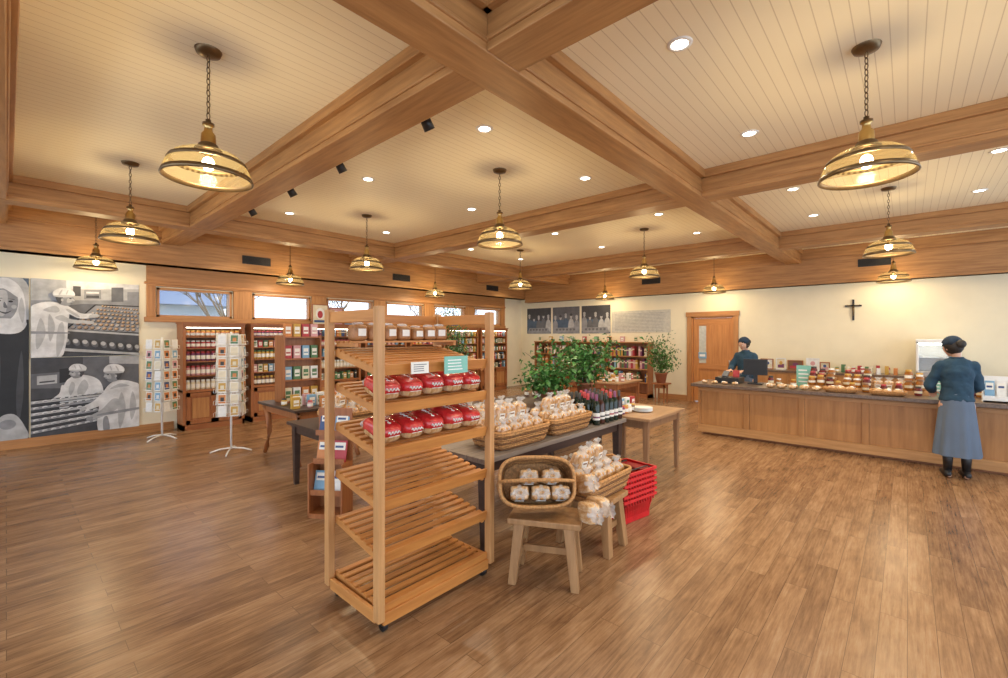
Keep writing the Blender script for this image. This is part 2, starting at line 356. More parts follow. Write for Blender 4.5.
# ------------------------------------------------------------ flat pictures
def smooth(pts,k=5):
    n=len(pts); out=[]
    for i in range(n):
        p0,p1,p2,p3=[Vector(pts[(i+q)%n]) for q in(-1,0,1,2)]
        for j in range(k):
            t=j/k; out.append(tuple(.5*((2*p1)+(p2-p0)*t+(2*p0-5*p1+4*p2-p3)*t*t+(3*p1-p0-3*p2+p3)*t**3)))
    return out
def picture(name,w,h,shapes,bg,loc,left,label,cat,frame=None,group=None):
    m=MB(); m.box(0,w,-.01,0,0,h,bg); cl=lambda v,a:min(a,max(0,v))
    for i,s in enumerate(shapes):
        y=-.0104-.0002*i
        if s[0]=='e':
            _,cx,cy,rx,ry,mt=s[:6]; a0=s[6] if len(s)>6 else 0; n=16
            pts=[]
            for k in range(n):
                q=2*math.pi*k/n; px=rx*math.cos(q); py=ry*math.sin(q)
                X=cx*w+px*w*math.cos(a0)-py*h*math.sin(a0); Z=cy*h+px*w*math.sin(a0)+py*h*math.cos(a0)
                pts.append((cl(X,w),y,cl(Z,h)))
        else:
            pp,mt=s[1],s[2]
            if s[0]=='s': pp=smooth(pp)
            pts=[(cl(a*w,w),y,cl(b*h,h)) for a,b in pp]
        m.add(pts,[tuple(range(len(pts)))],mt)
    if frame:
        f=.02
        for a in((-f,0,-f,h+f),(w,w+f,-f,h+f),(0,w,-f,0),(0,w,h,h+f)): m.box(a[0],a[1],-.022,0,a[2],a[3],frame)
    return m.obj(name,loc,(0,0,rad(90)) if left else (0,0,0),label=label,cat=cat,group=group)
def baker_head(x,y,s,face=1):
    f=lambda q,r:(x+q*s*face,y+r*s)
    return [('s',[f(-.06,-.1),f(.04,-.13),f(.09,-.08),f(.12,-.02),f(.09,.04),f(-.02,.06),f(-.08,0)],G[3]),('s',[f(-.09,-.04),f(-.05,-.1),f(-.02,-.02),f(-.03,.05),f(-.1,.04)],G[1]),
     ('s',[f(.03,-.07),f(.08,-.06),f(.09,-.01),f(.04,0)],G[4]),('s',[f(.085,-.03),f(.125,-.04),f(.1,0)],G[4]),('e',x+.07*s*face,y+.0*s,.012*s,.01*s,G[0]),('p',[f(.055,-.085),f(.095,-.075),f(.09,-.085)],G[1]),('e',x-.025*s*face,y-.03*s,.015*s,.026*s,G[4]),
     ('s',[f(-.1,.02),f(.1,.035),f(.12,.1),f(.06,.17),f(-.05,.17),f(-.13,.1)],G[5]),('s',[f(-.1,.02),f(.1,.035),f(.1,.055),f(-.1,.045)],G[4]),('s',[f(-.05,.06),f(-.02,.14),f(-.035,.14),f(-.065,.07)],G[4]),('s',[f(.03,.07),f(.05,.14),f(.035,.14),f(.02,.08)],G[4])]
s1=[('p',[(0,.72),(1,.78),(1,1),(0,1)],G[4]),('p',[(.3,.88),(1,.94),(1,1),(.3,1)],G[5]),('p',[(.72,.74),(.84,.75),(.84,.95),(.72,.94)],G[2]),('p',[(.88,.76),(1,.77),(1,.9),(.88,.89)],G[3]),('p',[(.46,.76),(.62,.77),(.62,.9),(.46,.89)],G[3]),('p',[(.48,.78),(.6,.785),(.6,.82),(.48,.815)],G[1]),('p',[(.48,.84),(.6,.845),(.6,.87),(.48,.865)],G[5]),('p',[(.36,.8),(.43,.8),(.43,.93),(.36,.93)],G[1])]
s1+=[('p',[(0,.0),(1,0),(1,.7),(.45,.7),(0,.6)],G[2]),('p',[(.18,.0),(1,.0),(1,.34),(.3,.4)],G[1])]
s1+=[('p',[(.28,.34),(.56,.70),(1,.70),(1,.30)],G[0]),('p',[(.31,.36),(.57,.685),(1,.685),(1,.32)],G[3]),('p',[(.3,.335),(1,.275),(1,.3),(.3,.36)],G[4])]
for j in range(7):
    for i in range(13):
        sc=1-.085*j; x=.36+.045*j+.058*i*sc; y=.39+.048*j-.003*i
        if x<.99: s1+=[('e',x+.003,y-.006,.024*sc,.021*sc,G[0],.5),('e',x,y,.023*sc,.018*sc,TAN if (i+j)%4 else G[4],.5),('e',x-.004,y+.005,.012*sc,.008*sc,TANL,.5)]
for i in range(9): s1+=[('e',.30+.085*i,.20-.012*i,.032,.05,G[2],.4),('e',.295+.085*i,.215-.012*i,.024,.028,G[4],.4)]
s1+=[('p',[(.22,.08),(1,-.0),(1,.03),(.22,.12)],G[4])]
s1+=[('s',[(-.1,-.05),(.22,-.05),(.3,.2),(.31,.42),(.32,.6),(.22,.7),(.05,.68),(-.1,.5)],G[5]),('s',[(.2,.64),(.32,.56),(.42,.5),(.53,.52),(.53,.57),(.43,.57),(.34,.64),(.25,.7)],G[5]),('s',[(.2,.5),(.32,.44),(.46,.44),(.48,.475),(.34,.49),(.26,.54)],G[4]),('s',[(.5,.515),(.57,.52),(.6,.545),(.57,.57),(.52,.56)],G[4]),('s',[(.46,.435),(.53,.43),(.55,.455),(.5,.475)],G[4])]
s1+=[('s',[(.22,0),(.28,.2),(.27,.44),(.23,.4),(.21,.2)],G[4]),('s',[(.05,.1),(.12,.3),(.08,.5),(.04,.3)],G[4]),('s',[(.16,.2),(.2,.4),(.15,.55),(.14,.35)],G[4]),('s',[(-.05,.3),(.29,.3),(.29,.32),(-.05,.33)],G[3]),('s',[(.3,.6),(.4,.52),(.41,.54),(.32,.62)],G[4]),('s',[(.1,.6),(.2,.66),(.24,.6),(.2,.57)],G[4])]+baker_head(.28,.76,.75)
picture('wall_photograph',1.3,1.22,s1,G[3],(XL+.002,.25,1.37),True,'large grey-toned photograph of a baker in white arranging rolls','wall photograph',group='black and white wall photographs')
s2=[('p',[(0,.62),(1,.66),(1,1),(0,1)],G[2]),('p',[(0,.8),(.45,.82),(.45,1),(0,1)],G[1]),('p',[(.7,.9),(1,.88),(1,1),(.7,1)],G[4]),('p',[(.05,.66),(.22,.67),(.22,.78),(.05,.77)],G[4]),('p',[(.07,.68),(.2,.69),(.2,.71),(.07,.7)],G[1]),('p',[(.24,.67),(.34,.68),(.34,.86),(.24,.85)],G[0]),
 ('p',[(0,0),(1,0),(1,.55),(0,.62)],G[1])]
s2+=[('s',[(.25,.3),(.4,.42),(.55,.4),(.64,.5),(.6,.68),(.46,.76),(.32,.72),(.26,.55)],G[5]),('s',[(.3,.6),(.28,.48),(.2,.44),(.18,.47),(.24,.54),(.26,.64)],G[5]),('s',[(.42,.45),(.5,.6),(.46,.7),(.4,.58)],G[4]),('s',[(.34,.5),(.38,.62),(.35,.68),(.32,.58)],G[4])]+baker_head(.40,.80,.62,-1)
for i in range(6):
    y0=.04+.075*i; s2+=[('p',[(0,y0),(.72,y0+.10-.01*i),(.74,y0+.15-.012*i),(0,y0+.06)],G[0]),('p',[(0,y0+.008),(.70,y0+.105-.01*i),(.71,y0+.14-.012*i),(0,y0+.045)],G[4 if i%2 else 3])]
    for k in range(9): s2+=[('e',.04+.075*k,y0+.03+.0098*k,.024,.013,G[5],.15),('e',.045+.075*k,y0+.024+.0098*k,.018,.006,G[3],.15)]
s2+=[('s',[(.62,-.05),(1.05,-.05),(1.05,.5),(.92,.64),(.76,.66),(.66,.56),(.6,.35)],G[5]),('s',[(.66,.52),(.54,.40),(.44,.33),(.48,.29),(.6,.33),(.74,.40)],G[5]),('s',[(.74,.42),(.62,.28),(.5,.2),(.55,.16),(.7,.22),(.84,.34)],G[4]),('e',.45,.31,.035,.024,G[4],.4),('e',.51,.175,.035,.024,G[3],.4)]
s2+=[('s',[(.8,0),(.86,.25),(.82,.5),(.78,.3)],G[4]),('s',[(.92,.1),(.97,.3),(.93,.5),(.9,.3)],G[4]),('s',[(.62,.2),(1,.24),(1,.27),(.62,.23)],G[3]),('s',[(.64,0),(.7,0),(.68,.18),(.64,.16)],G[3]),('s',[(.7,.55),(.8,.62),(.9,.58),(.8,.57)],G[4])]+baker_head(.74,.75,.8,-1)
picture('wall_photograph',1.3,1.23,s2,G[2],(XL+.002,.25,.13),True,'large grey-toned photograph of two bakers over long dough trays','wall photograph',group='black and white wall photographs')
s3=[('p',[(0,0),(1,0),(1,1),(0,1)],G[6]),('s',[(.5,.97),(.85,1.02),(1.02,.9),(1.02,.5),(.9,.55),(.5,.6),(.42,.8)],G[4]),('s',[(.3,-.05),(1.05,-.05),(1.05,.66),(.92,.74),(.62,.74),(.45,.6)],G[0]),('s',[(.56,.70),(.58,.9),(.7,.985),(.84,.985),(.95,.9),(.97,.7),(.88,.74),(.66,.74)],G[5]),('s',[(.64,.78),(.64,.9),(.74,.95),(.86,.93),(.9,.84),(.85,.76),(.76,.735)],G[3]),('s',[(.68,.79),(.67,.88),(.74,.92),(.8,.9),(.79,.8),(.75,.76)],G[4]),
 ('s',[(.64,.9),(.76,.93),(.9,.88),(.84,.96),(.7,.96)],G[5]),('e',.72,.855,.022,.006,G[0]),('e',.83,.852,.022,.006,G[0]),('s',[(.69,.868),(.75,.872),(.75,.868)],G[1]),('s',[(.8,.87),(.86,.866),(.86,.862)],G[1]),('s',[(.77,.85),(.8,.815),(.765,.815)],G[2]),('s',[(.71,.795),(.78,.785),(.84,.797),(.78,.775)],G[1]),('e',.86,.82,.025,.012,G[4]),
 ('s',[(.56,.72),(.7,.66),(.9,.66),(.98,.72),(.88,.745),(.66,.745)],G[5]),('s',[(.62,.9),(.66,.8),(.62,.72),(.6,.8)],G[4]),('s',[(.93,.88),(.9,.8),(.94,.72),(.96,.8)],G[4]),('s',[(.4,.3),(.55,.42),(.6,.6),(.5,.5)],G[1]),('s',[(.9,.1),(.95,.3),(.93,.55),(.88,.3)],G[1]),('s',[(.66,.0),(.72,.14),(.86,.16),(.96,.08),(.98,0)],G[4]),('s',[(.7,.2),(.74,.4),(.72,.6),(.69,.4)],G[1]),('e',.8,.1,.08,.03,G[3])]
picture('wall_photograph',1.1,2.45,s3,G[1],(XL+.002,-.87,.13),True,'tall grey-toned photograph of a nun in a white veil','wall photograph',group='black and white wall photographs')
def mini(seed):
    r=random.Random(seed); s=[('p',[(0,0),(1,0),(1,.45),(0,.55)],G[6])]
    for i in range(5):
        x=.1+.2*i; y=r.uniform(-.06,.06); c=G[r.choice([3,4,2,6])]
        s+= [('s',[(x-.1,.05+y),(x+.1,.05+y),(x+.09,.42+y),(x,.55+y),(x-.09,.42+y)],c),('e',x,.62+y,.04,.08,G[4]),('e',x,.68+y,.045,.05,G[1 if i%2 else 4])]
    s.append(('p',[(.02,.02),(.98,.02),(.9,.22),(.1,.22)],G[3]))
    for i in range(6): s.append(('e',.16+.13*i,.15,.04,.04,G[2]))
    return s
for i,(x0,x1) in enumerate([(-9.72,-8.72),(-8.64,-7.62),(-7.54,-6.55)]):
    picture('wall_photograph',x1-x0,.85,mini(i),G[1 if i!=1 else 2],(x0,YB-.002,1.78),False,'blue-black group photograph mounted on the cream wall','wall photograph',group='photographs above the bookcases')
ln=[]
for i in range(13):
    yy=.08+.065*i; ln.append(('p',[(.06,yy),(R(.85,.95),yy),(R(.85,.95),yy+.016),(.06,yy+.016)],G[3]))
picture('text_panel',1.75,.62,ln,mat('panel_grey',(.55,.54,.48),.7),(-6.5,YB-.002,1.8),False,'pale printed text panel mounted on the cream wall','wall panel')
c=MB().box(-.018,.018,-.025,0,-.24,.2,BLACK).box(-.14,.14,-.025,0,.05,.085,BLACK)
c.tube([(-.11,-.03,.085),(-.05,-.035,.06),(0,-.035,.045),(.05,-.035,.06),(.11,-.03,.085)],.009,BRONZE,6).tube([(0,-.035,.06),(0,-.04,-.03),(.008,-.045,-.08),(0,-.035,-.15)],[.016,.02,.014,.008],BRONZE,8).sup((0.004,-.037,.095),(.014,.014,.019),BRONZE,1,8,6)
c.obj('crucifix',(-.85,YB-.002,2.27),label='small dark wooden crucifix with bronze figure on the wall',cat='cross')
# ------------------------------------------------------------ goods prototypes
def book(mt,i):
    def f():
        m=MB().box(-.018,.018,-.075,.075,0,.22,mt).box(-.015,.015,-.07,.077,.003,.217,PAPER).box(-.0185,.0185,-.0755,-.06,.13,.16,CRM if mt is not CRM else BRN)
        return m.obj('book',label='upright %s book standing on a wooden shelf'%mt.name.split('_')[1],cat='book',group='books on the shelves')
    return f
BOOKS=[Pool(book(m,i)) for i,m in enumerate(PAL)]
def jar(lid,body):
    def f():
        t=MB().lathe([(.001,0),(.033,.002),(.036,.01),(.036,.07),(.028,.085)],body,12).lathe([(.0365,.02),(.0365,.06)],PAPER,12).lathe([(.03,.083),(.031,.1),(.001,.102)],lid,12)
        return t.obj('jar',label='small %s jar with %s lid and paper label'%(body.name.split('_')[1],lid.name.split('_')[1]),cat='jar',group='preserve jars')
    return f
JARS=[Pool(jar(a,b)) for a,b in((CRIM,PLM),(GLD,ORG),(WHT,CRM),(GLD,BRN),(CRIM,PNK),(BLK,GLD),(WHT,CRIM),(GRN,GLD))]
AMB=mat('print_amber',(.33,.12,.02),.15); DKR=mat('print_darkred',(.14,.02,.02),.15)
def hjar(lid,body):
    def f():
        return MB().lathe([(.001,0),(.038,.002),(.041,.01),(.041,.085),(.03,.105)],body,14).lathe([(.031,.103),(.033,.122),(.001,.125)],lid,14).lathe([(.0414,.035),(.0414,.065)],PAPER if lid is GLD else CRM,14).obj('jar',label='glossy %s honey jar with %s lid'%(body.name.split('_')[1],lid.name.split('_')[1]),cat='jar',group='honey and jam jars on the counter')
    return f
HJ=[Pool(hjar(a,b)) for a,b in((GLD,AMB),(BLK,DKR),(WHT,AMB),(CRIM,DKR),(BRN,AMB))]
def cbx(mt,i):
    def f(): return MB().box(-.05,.05,-.03,.03,0,.13,mt).box(-.035,.035,-.0315,-.03,.03,.1,PAPER if mt not in(WHT,CRM) else GRN).box(-.03,.03,-.0325,-.0315,.05,.065,mt).obj('carton',label='small %s printed carton'%mt.name.split('_')[1],cat='box',group='small printed cartons',bev=.002)
    return f
BOXES=[Pool(cbx(m,i)) for i,m in enumerate([CRM,GLD,SKY,WHT,CRIM,GRN,ORG,PNK])]
def card(mt,i):
    def f(): return MB().box(-.055,.055,-.002,0,0,.15,PAPER).box(-.045,.045,-.003,-.002,.015,.135,mt).box(-.02,.025,-.004,-.003,.04,.1,PAL[(i*3+2)%12]).obj('greeting_card',label='small %s greeting card in a wire pocket'%mt.name.split('_')[1],cat='card',group='greeting cards')
    return f
CARDS=[Pool(card(m,i)) for i,m in enumerate([CRM,SKY,GRN,PNK,GLD,WHT,NVY,ORG])]
def loafm(p):
    if p.z<0: p.z*=.85
    if p.z>0: p.y*=1+.10*p.z/.06
    return p
def redloaf():
    pl=lambda p:loafm(Vector((p.x,p.y,p.z*(1-.12*(abs(p.x)/.12)**3+.03*math.sin(p.x*60)))))
    o=MB().sup((0,0,.068),(.125,.077,.068),BAG,.52,28,16,f=pl).obj('bagged_loaf',label='plump sliced loaf in a red and white printed bag',cat='bread',group='red bagged loaves')
    def top(p):
        q=pl(p); q.z=max(q.z,-.012-.012*math.sin(p.x*40)); return q
    MB().sup((0,0,.0685),(.1275,.0790,.0700),RED,.52,28,16,f=top).obj('red_film',parent=o)
    m=MB()
    def wave(fn,n=22,r=.0034): m.tube([fn(i/n) for i in range(n+1)],[r*(1+.35*math.sin(i*1.3)) for i in range(n+1)],WHITEF,5)
    wave(lambda t:(-.075+.15*t,.012*math.sin(t*26)*(1-.4*t),.1375-.10*abs(-.075+.15*t)**1.6+.001))
    wave(lambda t:(-.06+.12*t,.040+.004*math.sin(t*9),.134-.10*abs(-.06+.12*t)**1.6),12,.003)
    wave(lambda t:(.1300-1.4*abs(-.045+.09*t)**2.2,-.045+.09*t,.093+.011*math.sin(t*24)*(1-.4*t)),20,.0036)
    wave(lambda t:(.1315-1.4*abs(-.04+.08*t)**2.2,-.04+.08*t,.070),8,.0022)
    m.obj('white_script',parent=o)
    MB().sup((-.135,0,.06),(.03,.02,.02),BAGW,1,10,6).sup((-.16,0,.06),(.02,.05,.03),BAGW,1,10,6).obj('bag_tail',parent=o)
    return o
RL=Pool(redloaf)
def roundloaf():
    o=MB().sup((0,0,.045),(.06,.065,.047),BAG,.7,18,9,f=loafm).obj('bagged_rolls',label='golden rolls in a clear bag with white label',cat='bread',group='clear bagged breads')
    MB().sup((.02,0,.055),(.042,.042,.042),WHITE,.8,14,8).obj('bag_label',parent=o); return o
RO=Pool(roundloaf)
def wrap():
    def f(p):
        p.x*=1-.12*max(0,p.z)/.085; p.y*=1-.06*max(0,p.z)/.085; return p
    o=MB().sup((0,0,.085),(.052,.068,.086),BAG,.36,24,12,f=f).obj('wrapped_loaf',label='sliced golden loaf in a clear cellophane bag with gathered top',cat='bread',group='clear wrapped loaves in baskets')
    MB().box(.0505,.0535,-.032,.032,.055,.115,PAPER).box(.0535,.054,-.024,.024,.085,.1,BRN).obj('bag_label',parent=o)
    m=MB(); rs=[]
    for z,rx,ry in((.145,.050,.064),(.168,.036,.050),(.185,.012,.022),(.193,.010,.018),(.222,.022,.048),(.228,.024,.052)):
        rs.append([((rx+(.005 if j%2 else -.005))*math.cos(2*math.pi*j/14),(ry+(.005 if j%2 else -.005))*math.sin(2*math.pi*j/14),z+(.006 if j%3 else 0)) for j in range(14)])
    m.loft(rs,BAGW,False).obj('bag_top',parent=o); return o
WR=Pool(wrap)
def brownpack():
    o=MB().sup((0,0,.05),(.05,.055,.052),BREAD,.45,18,10).obj('packaged_bread',label='small brown packaged bread with white label on top ledge',cat='bread',group='brown packaged breads on the top ledge')
    MB().box(.0495,.052,-.03,.03,.03,.075,PAPER).obj('bag_label',parent=o)
    MB().sup((0,0,.108),(.02,.045,.012),BAGW,1,10,6).obj('bag_top',parent=o); return o
BP=Pool(brownpack)
# ------------------------------------------------------------ bread rack
RX0,RX1,RY0,RY1=-2.80,-2.22,1.41,2.31
rc=thing('bread_rack','tall light wood bread rack with tilted slatted shelves on casters','bread rack',((RX0+RX1)/2,(RY0+RY1)/2,0))
hx,hy=(RX1-RX0)/2,(RY1-RY0)/2
for sx,sy in((1,-1),(1,1),(-1,-1),(-1,1)):
    MB().box(sx*hx-.0275,sx*hx+.0275,sy*hy-.0225,sy*hy+.0225,.085,1.87,RACKZ).obj('post',parent=rc,bev=.004)
    m=MB().box(-.02,.02,-.012,.012,.03,.085,STEEL)
    m.lathe([(.001,-.012),(.035,-.012),(.035,.012),(.001,.012)],BLACK,16,xf=Matrix.Translation((0,0,.035))@Euler((rad(90),0,0)).to_matrix().to_4x4())
    m.obj('caster',(sx*hx*.9,sy*hy*.9,0),parent=rc)
SH=[(1.50,.12),(1.275,.12),(1.02,.12),(.72,.11),(.42,.11),(.13,.04)]
for zf,dz in SH:
    m=MB(); ang=math.atan2(dz,2*hx); 
    X=Matrix.Translation((0,0,zf+dz/2))@Euler((0,ang,0)).to_matrix().to_4x4()
    L=hx-.03
    for sy in(-1,1): m.box(-L-.02,L+.02,sy*(hy-.045)-.012,sy*(hy-.045)+.012,-.05,-.004,RACKX,X)
    ns=8
    for i in range(ns):
        x=-L+.03+(2*L-.06)*i/(ns-1); m.box(x-.018,x+.018,-hy+.024,hy-.024,-.004,.012,RACKY,X)
    m.box(L+.012,L+.03,-hy+.024,hy-.024,-.03,.035,RACKY,X)
    m.obj('shelf',parent=rc,bev=.002)
m=MB()
for x in(-hx+.05,-hx+.11,-hx+.17,-hx+.23): m.box(x-.022,x+.022,-hy+.024,hy-.024,1.655,1.668,RACKY)
for sy in(-1,1): m.box(-hx+.0275,-hx+.26,sy*(hy-.045)-.012,sy*(hy-.045)+.012,1.63,1.655,RACKX)
m.obj('shelf',parent=rc,bev=.002)
for z in(.1,1.82):
    for sy in(-1,1): MB().box(-hx+.0275,hx-.0275,sy*hy-.012,sy*hy+.012,z-.035,z+.035,RACKX).obj('side_rail',parent=rc,bev=.003)
for z,sx in((1.82,-1),(.1,-1),(.085,1)): MB().box(sx*hx-.012,sx*hx+.012,-hy+.0225,hy-.0225,z-.035,z+.035,RACKY).obj('cross_rail',parent=rc,bev=.003)
def onshelf(i,x,y,pool,rz=0,dz=0,sc=None):
    zf,d=SH[i]; th=math.atan2(d,2*hx); cx,cy=(RX0+RX1)/2,(RY0+RY1)/2
    z=zf+d/2-(x)*math.tan(th)+.0135/math.cos(th)+dz
    e=(Euler((0,th,0)).to_matrix()@Euler((0,0,rz)).to_matrix()).to_euler()
    return pool.put((cx+x,cy+y,z),e,sc)
for s_ in(1,2):
    for y in(-.335,-.167,.001,.169,.337): onshelf(s_,.125,y,RL,R(-.07,.07),sc=(.95,.99,R(.92,1.05)))
    for y in(.0,.169,.338): onshelf(s_,-.14,y,RL,R(-.07,.07),sc=(.9,.97,R(.92,1.0)))
for y in(-.33,-.215,-.1,.015,.13,.245,.35): BP.put(((RX0+RX1)/2-.15,(RY0+RY1)/2+y,1.669),(0,0,R(-.25,.25)),(1,.95,R(.85,1.05)))
def sign(w,h,mt,loc,rot,label,tcol=WHITE):
    m=MB().box(-w/2,w/2,-.004,0,0,h,mt)
    for i in range(4): m.box(-w*.36,w*R(.2,.38),-.0052,-.004,h*(.2+.18*i),h*(.2+.18*i)+h*.06,tcol)
    return m.obj('price_sign',loc,rot,label=label,cat='sign')
sign(.13,.07,PAPER,(RX1+.045,1.66,1.475),(0,0,rad(90)),'small pale price card clipped to the rack shelf edge',G[2])
sign(.2,.11,TEAL,(RX1+.045,1.95,1.46),(0,0,rad(90)),'teal handwritten sign clipped to the rack shelf edge')
# ------------------------------------------------------------ wicker
def rr(hx,hy,z,n=44,p=.35,w=0,ph=0):
    o=[]
    for j in range(n):
        t=2*math.pi*j/n; q=lambda a:math.copysign(abs(a)**p,a)
        k=1+w*math.sin(j*math.pi/2*1.0+ph)
        o.append((hx*q(math.cos(t))*k,hy*q(math.sin(t))*k,z))
    return o
def basket(hx,hy,h,name,label,p=.35,group='wicker baskets'):
    W=WICK
    t=thing(name,label,'basket',(0,0,0),group=group)
    m=MB(); n=int(h/.017)
    for i in range(n):
        k=1-.13*(1-i/(n-1)); m.tube(rr(hx*k,hy*k,.01+i*.0165,44,p,.012,(i%2)*math.pi),.0085,W if i%3 else WICKD,5,True)
    m.loft([rr(hx*.84,hy*.84,.006,44,p),rr(hx*.965,hy*.965,h-.01,44,p)],WICKD,False)
    m.add(rr(hx*.85,hy*.85,.012,44,p),[tuple(range(44))],W)
    m.obj('basket_body',parent=t)
    MB().tube(rr(hx,hy,h,44,p),.013,W,6,True).tube(rr(hx*1.01,hy*1.01,h-.018,44,p),.01,W,6,True).obj('rim',parent=t)
    return t
def handle(t,pts,r=.011):
    MB().tube(pts,r,WICK,7).obj('handle',parent=t)
def rbasket():
    t=basket(.2,.33,.15,'wicker_basket','rectangular brown wicker basket filled with wrapped loaves',p=.25)
    for s in(-1,1): handle(t,[(-.08,s*.33,.14),(-.07,s*.355,.19),(0,s*.36,.21),(.07,s*.355,.19),(.08,s*.33,.14)])
    return t
RB=Pool(rbasket)
def fill(cx,cy,z,top=True,ny=4,dy=.15):
    for i in range(3):
        for j in range(ny): WR.put((cx+(i-1)*.112,cy+(j-(ny-1)/2)*dy,z+.035+R(0,.012)+.02*(1-i)),(R(-.05,.05),R(-.03,.08),R(-.06,.06)))
    if top:
        for j in range(ny-1): WR.put((cx-.04+R(-.02,.02),cy+(j-(ny-2)/2)*dy,z+.19),(R(-.08,.08),R(.1,.3),R(-.15,.15)),(1,1,.85))
# ------------------------------------------------------------ tables and stools
def table(name,label,x0,x1,y0,y1,h,tm,lm,leg=.05,loc=None,cat='table',trestle=False,plank=False):
    cx,cy=(x0+x1)/2,(y0+y1)/2; t=thing(name,label,cat,(cx,cy,0)); a,b=(x1-x0)/2,(y1-y0)/2
    m=MB()
    if plank:
        n=5
        for i in range(n): m.box(-a+2*a*i/n,-a+2*a*(i+1)/n-.004,-b,b,h-.04,h,tm)
    else: m.box(-a,a,-b,b,h-.035,h,tm)
    m.obj('tabletop',parent=t,bev=.004)
    MB().box(-a+.06,a-.06,-b+.06,-b+.085,h-.13,h-.037,lm).box(-a+.06,a-.06,b-.085,b-.06,h-.13,h-.037,lm).box(-a+.06,-a+.085,-b+.06,b-.06,h-.13,h-.037,lm).box(a-.085,a-.06,-b+.06,b-.06,h-.13,h-.037,lm).obj('apron',parent=t)
    for sx in(-1,1):
        for sy in(-1,1):
            x,y=sx*(a-.08),sy*(b-.08)
            if trestle: MB().tube([(x,y,h-.06),(x-sx*.1,y,h*.72),(x-sx*.14,y,h*.45),(x-sx*.05,y,.14),(x+sx*.03,y,.025)],[leg,leg*.8,leg*.7,leg*.7,leg*.55],lm,8).obj('leg',parent=t)
            else:
                MB().loft([[(x+dx*leg*.6,y+dy*leg*.6,0) for dx,dy in((-1,-1),(1,-1),(1,1),(-1,1))],[(x+dx*leg,y+dy*leg,h-.037) for dx,dy in((-1,-1),(1,-1),(1,1),(-1,1))]],lm,sm=False).obj('leg',parent=t,bev=.003)
    return t
table('display_table','long weathered grey plank display table holding bread baskets',-3.5,-2.4,2.45,4.78,.75,GREYW,DARKW,.045,plank=True)
table('side_table','plain brown wooden table with tapered legs',-3.05,-2.15,4.84,5.9,.76,OAKY,SIDEZ,.034)
table('display_table','dark walnut table crowded with boxed goods',-6.95,-5.7,2.42,3.4,.76,DARKW,CABZ,.05,trestle=True)
table('display_table','dark walnut table holding potted plants',-4.66,-3.56,4.3,6.4,.75,DARKW,DARKW,.04)
table('display_table','brown wooden table with small goods near the bookcases',-5.6,-4.3,8.2,9.3,.75,OAKY,CABZ,.035)
table('display_table','dark table with bread baskets behind the grey table',-5.3,-4.25,2.15,3.85,.72,DARKW,DARKW,.04)
def stool():
    t=thing('stool','light pine rectangular stool with splayed square legs','stool',(0,0,0),group='pine stools')
    MB().box(-.25,.25,-.155,.155,.405,.445,STOOLM).obj('seat',parent=t,bev=.006)
    q=[(-1,-1),(1,-1),(1,1),(-1,1)]
    for sx in(-1,1):
        for sy in(-1,1):
            MB().loft([[(sx*.215+dx*.027,sy*.14+dy*.034,0) for dx,dy in q],[(sx*.17+dx*.036,sy*.1+dy*.04,.405) for dx,dy in q]],STOOLM,sm=False).obj('leg',parent=t,bev=.004)
    MB().box(-.17,.17,-.014,.014,.17,.215,STOOLM).box(-.185,-.16,-.11,.11,.17,.215,STOOLM).box(.16,.185,-.11,.11,.17,.215,STOOLM).obj('stretcher',parent=t)
    return t
ST=Pool(stool)
ST.put((-1.90,2.56,0),(0,0,rad(28))); ST.put((-1.93,3.22,0),(0,0,rad(3)))
RB.put((-1.92,3.18,.447),(0,0,0),(1.05,1.05,1)); fill(-1.92,3.18,.447)
b2=basket(.165,.26,.19,'wicker_basket','wide wicker basket tipped on its side with hoop handle and bread',p=.6)
handle(b2,[(0,.26*math.cos(a),.17+.17*math.sin(a)) for a in [math.pi*i/16 for i in range(17)]],.012)
Zd=Vector((.64,-.62,.36)).normalized(); Yd=Vector((.72,.69,.0)); Yd=(Yd-Zd*Yd.dot(Zd)).normalized(); Xd=Yd.cross(Zd)
M3=Matrix((Xd,Yd,Zd)).transposed(); b2.rotation_euler=M3.to_euler(); B2=Vector((-2.03,2.58,.62)); b2.location=B2
er=M3.to_euler()
for lx,ly in((.07,-.12),(.07,.03),(.07,.17),(-.04,-.05),(-.04,.11)):
    WR.put(B2+M3@Vector((lx,ly,.03)),er,(1,1,.85))
for x,y,z,e_ in((-1.66,2.66,.50,(rad(80),0,rad(60))),(-1.68,2.79,.50,(rad(82),0,rad(70))),(-1.80,2.86,.60,(rad(70),0,rad(60)))): WR.put((x,y,z),e_)
for y in(3.02,3.76): RB.put((-2.64,y,.751),(0,0,0),(1.02,1.06,1)); fill(-2.64,y,.751)
RB.put((-3.2,3.4,.751)); fill(-3.2,3.4,.751,False)
RB.put((-4.62,2.6,.721)); fill(-4.62,2.6,.721)
RB.put((-4.62,3.4,.721)); fill(-4.62,3.4,.721)
REDD=mat('red_plastic_shadowed',(.30,.008,.01),.45)
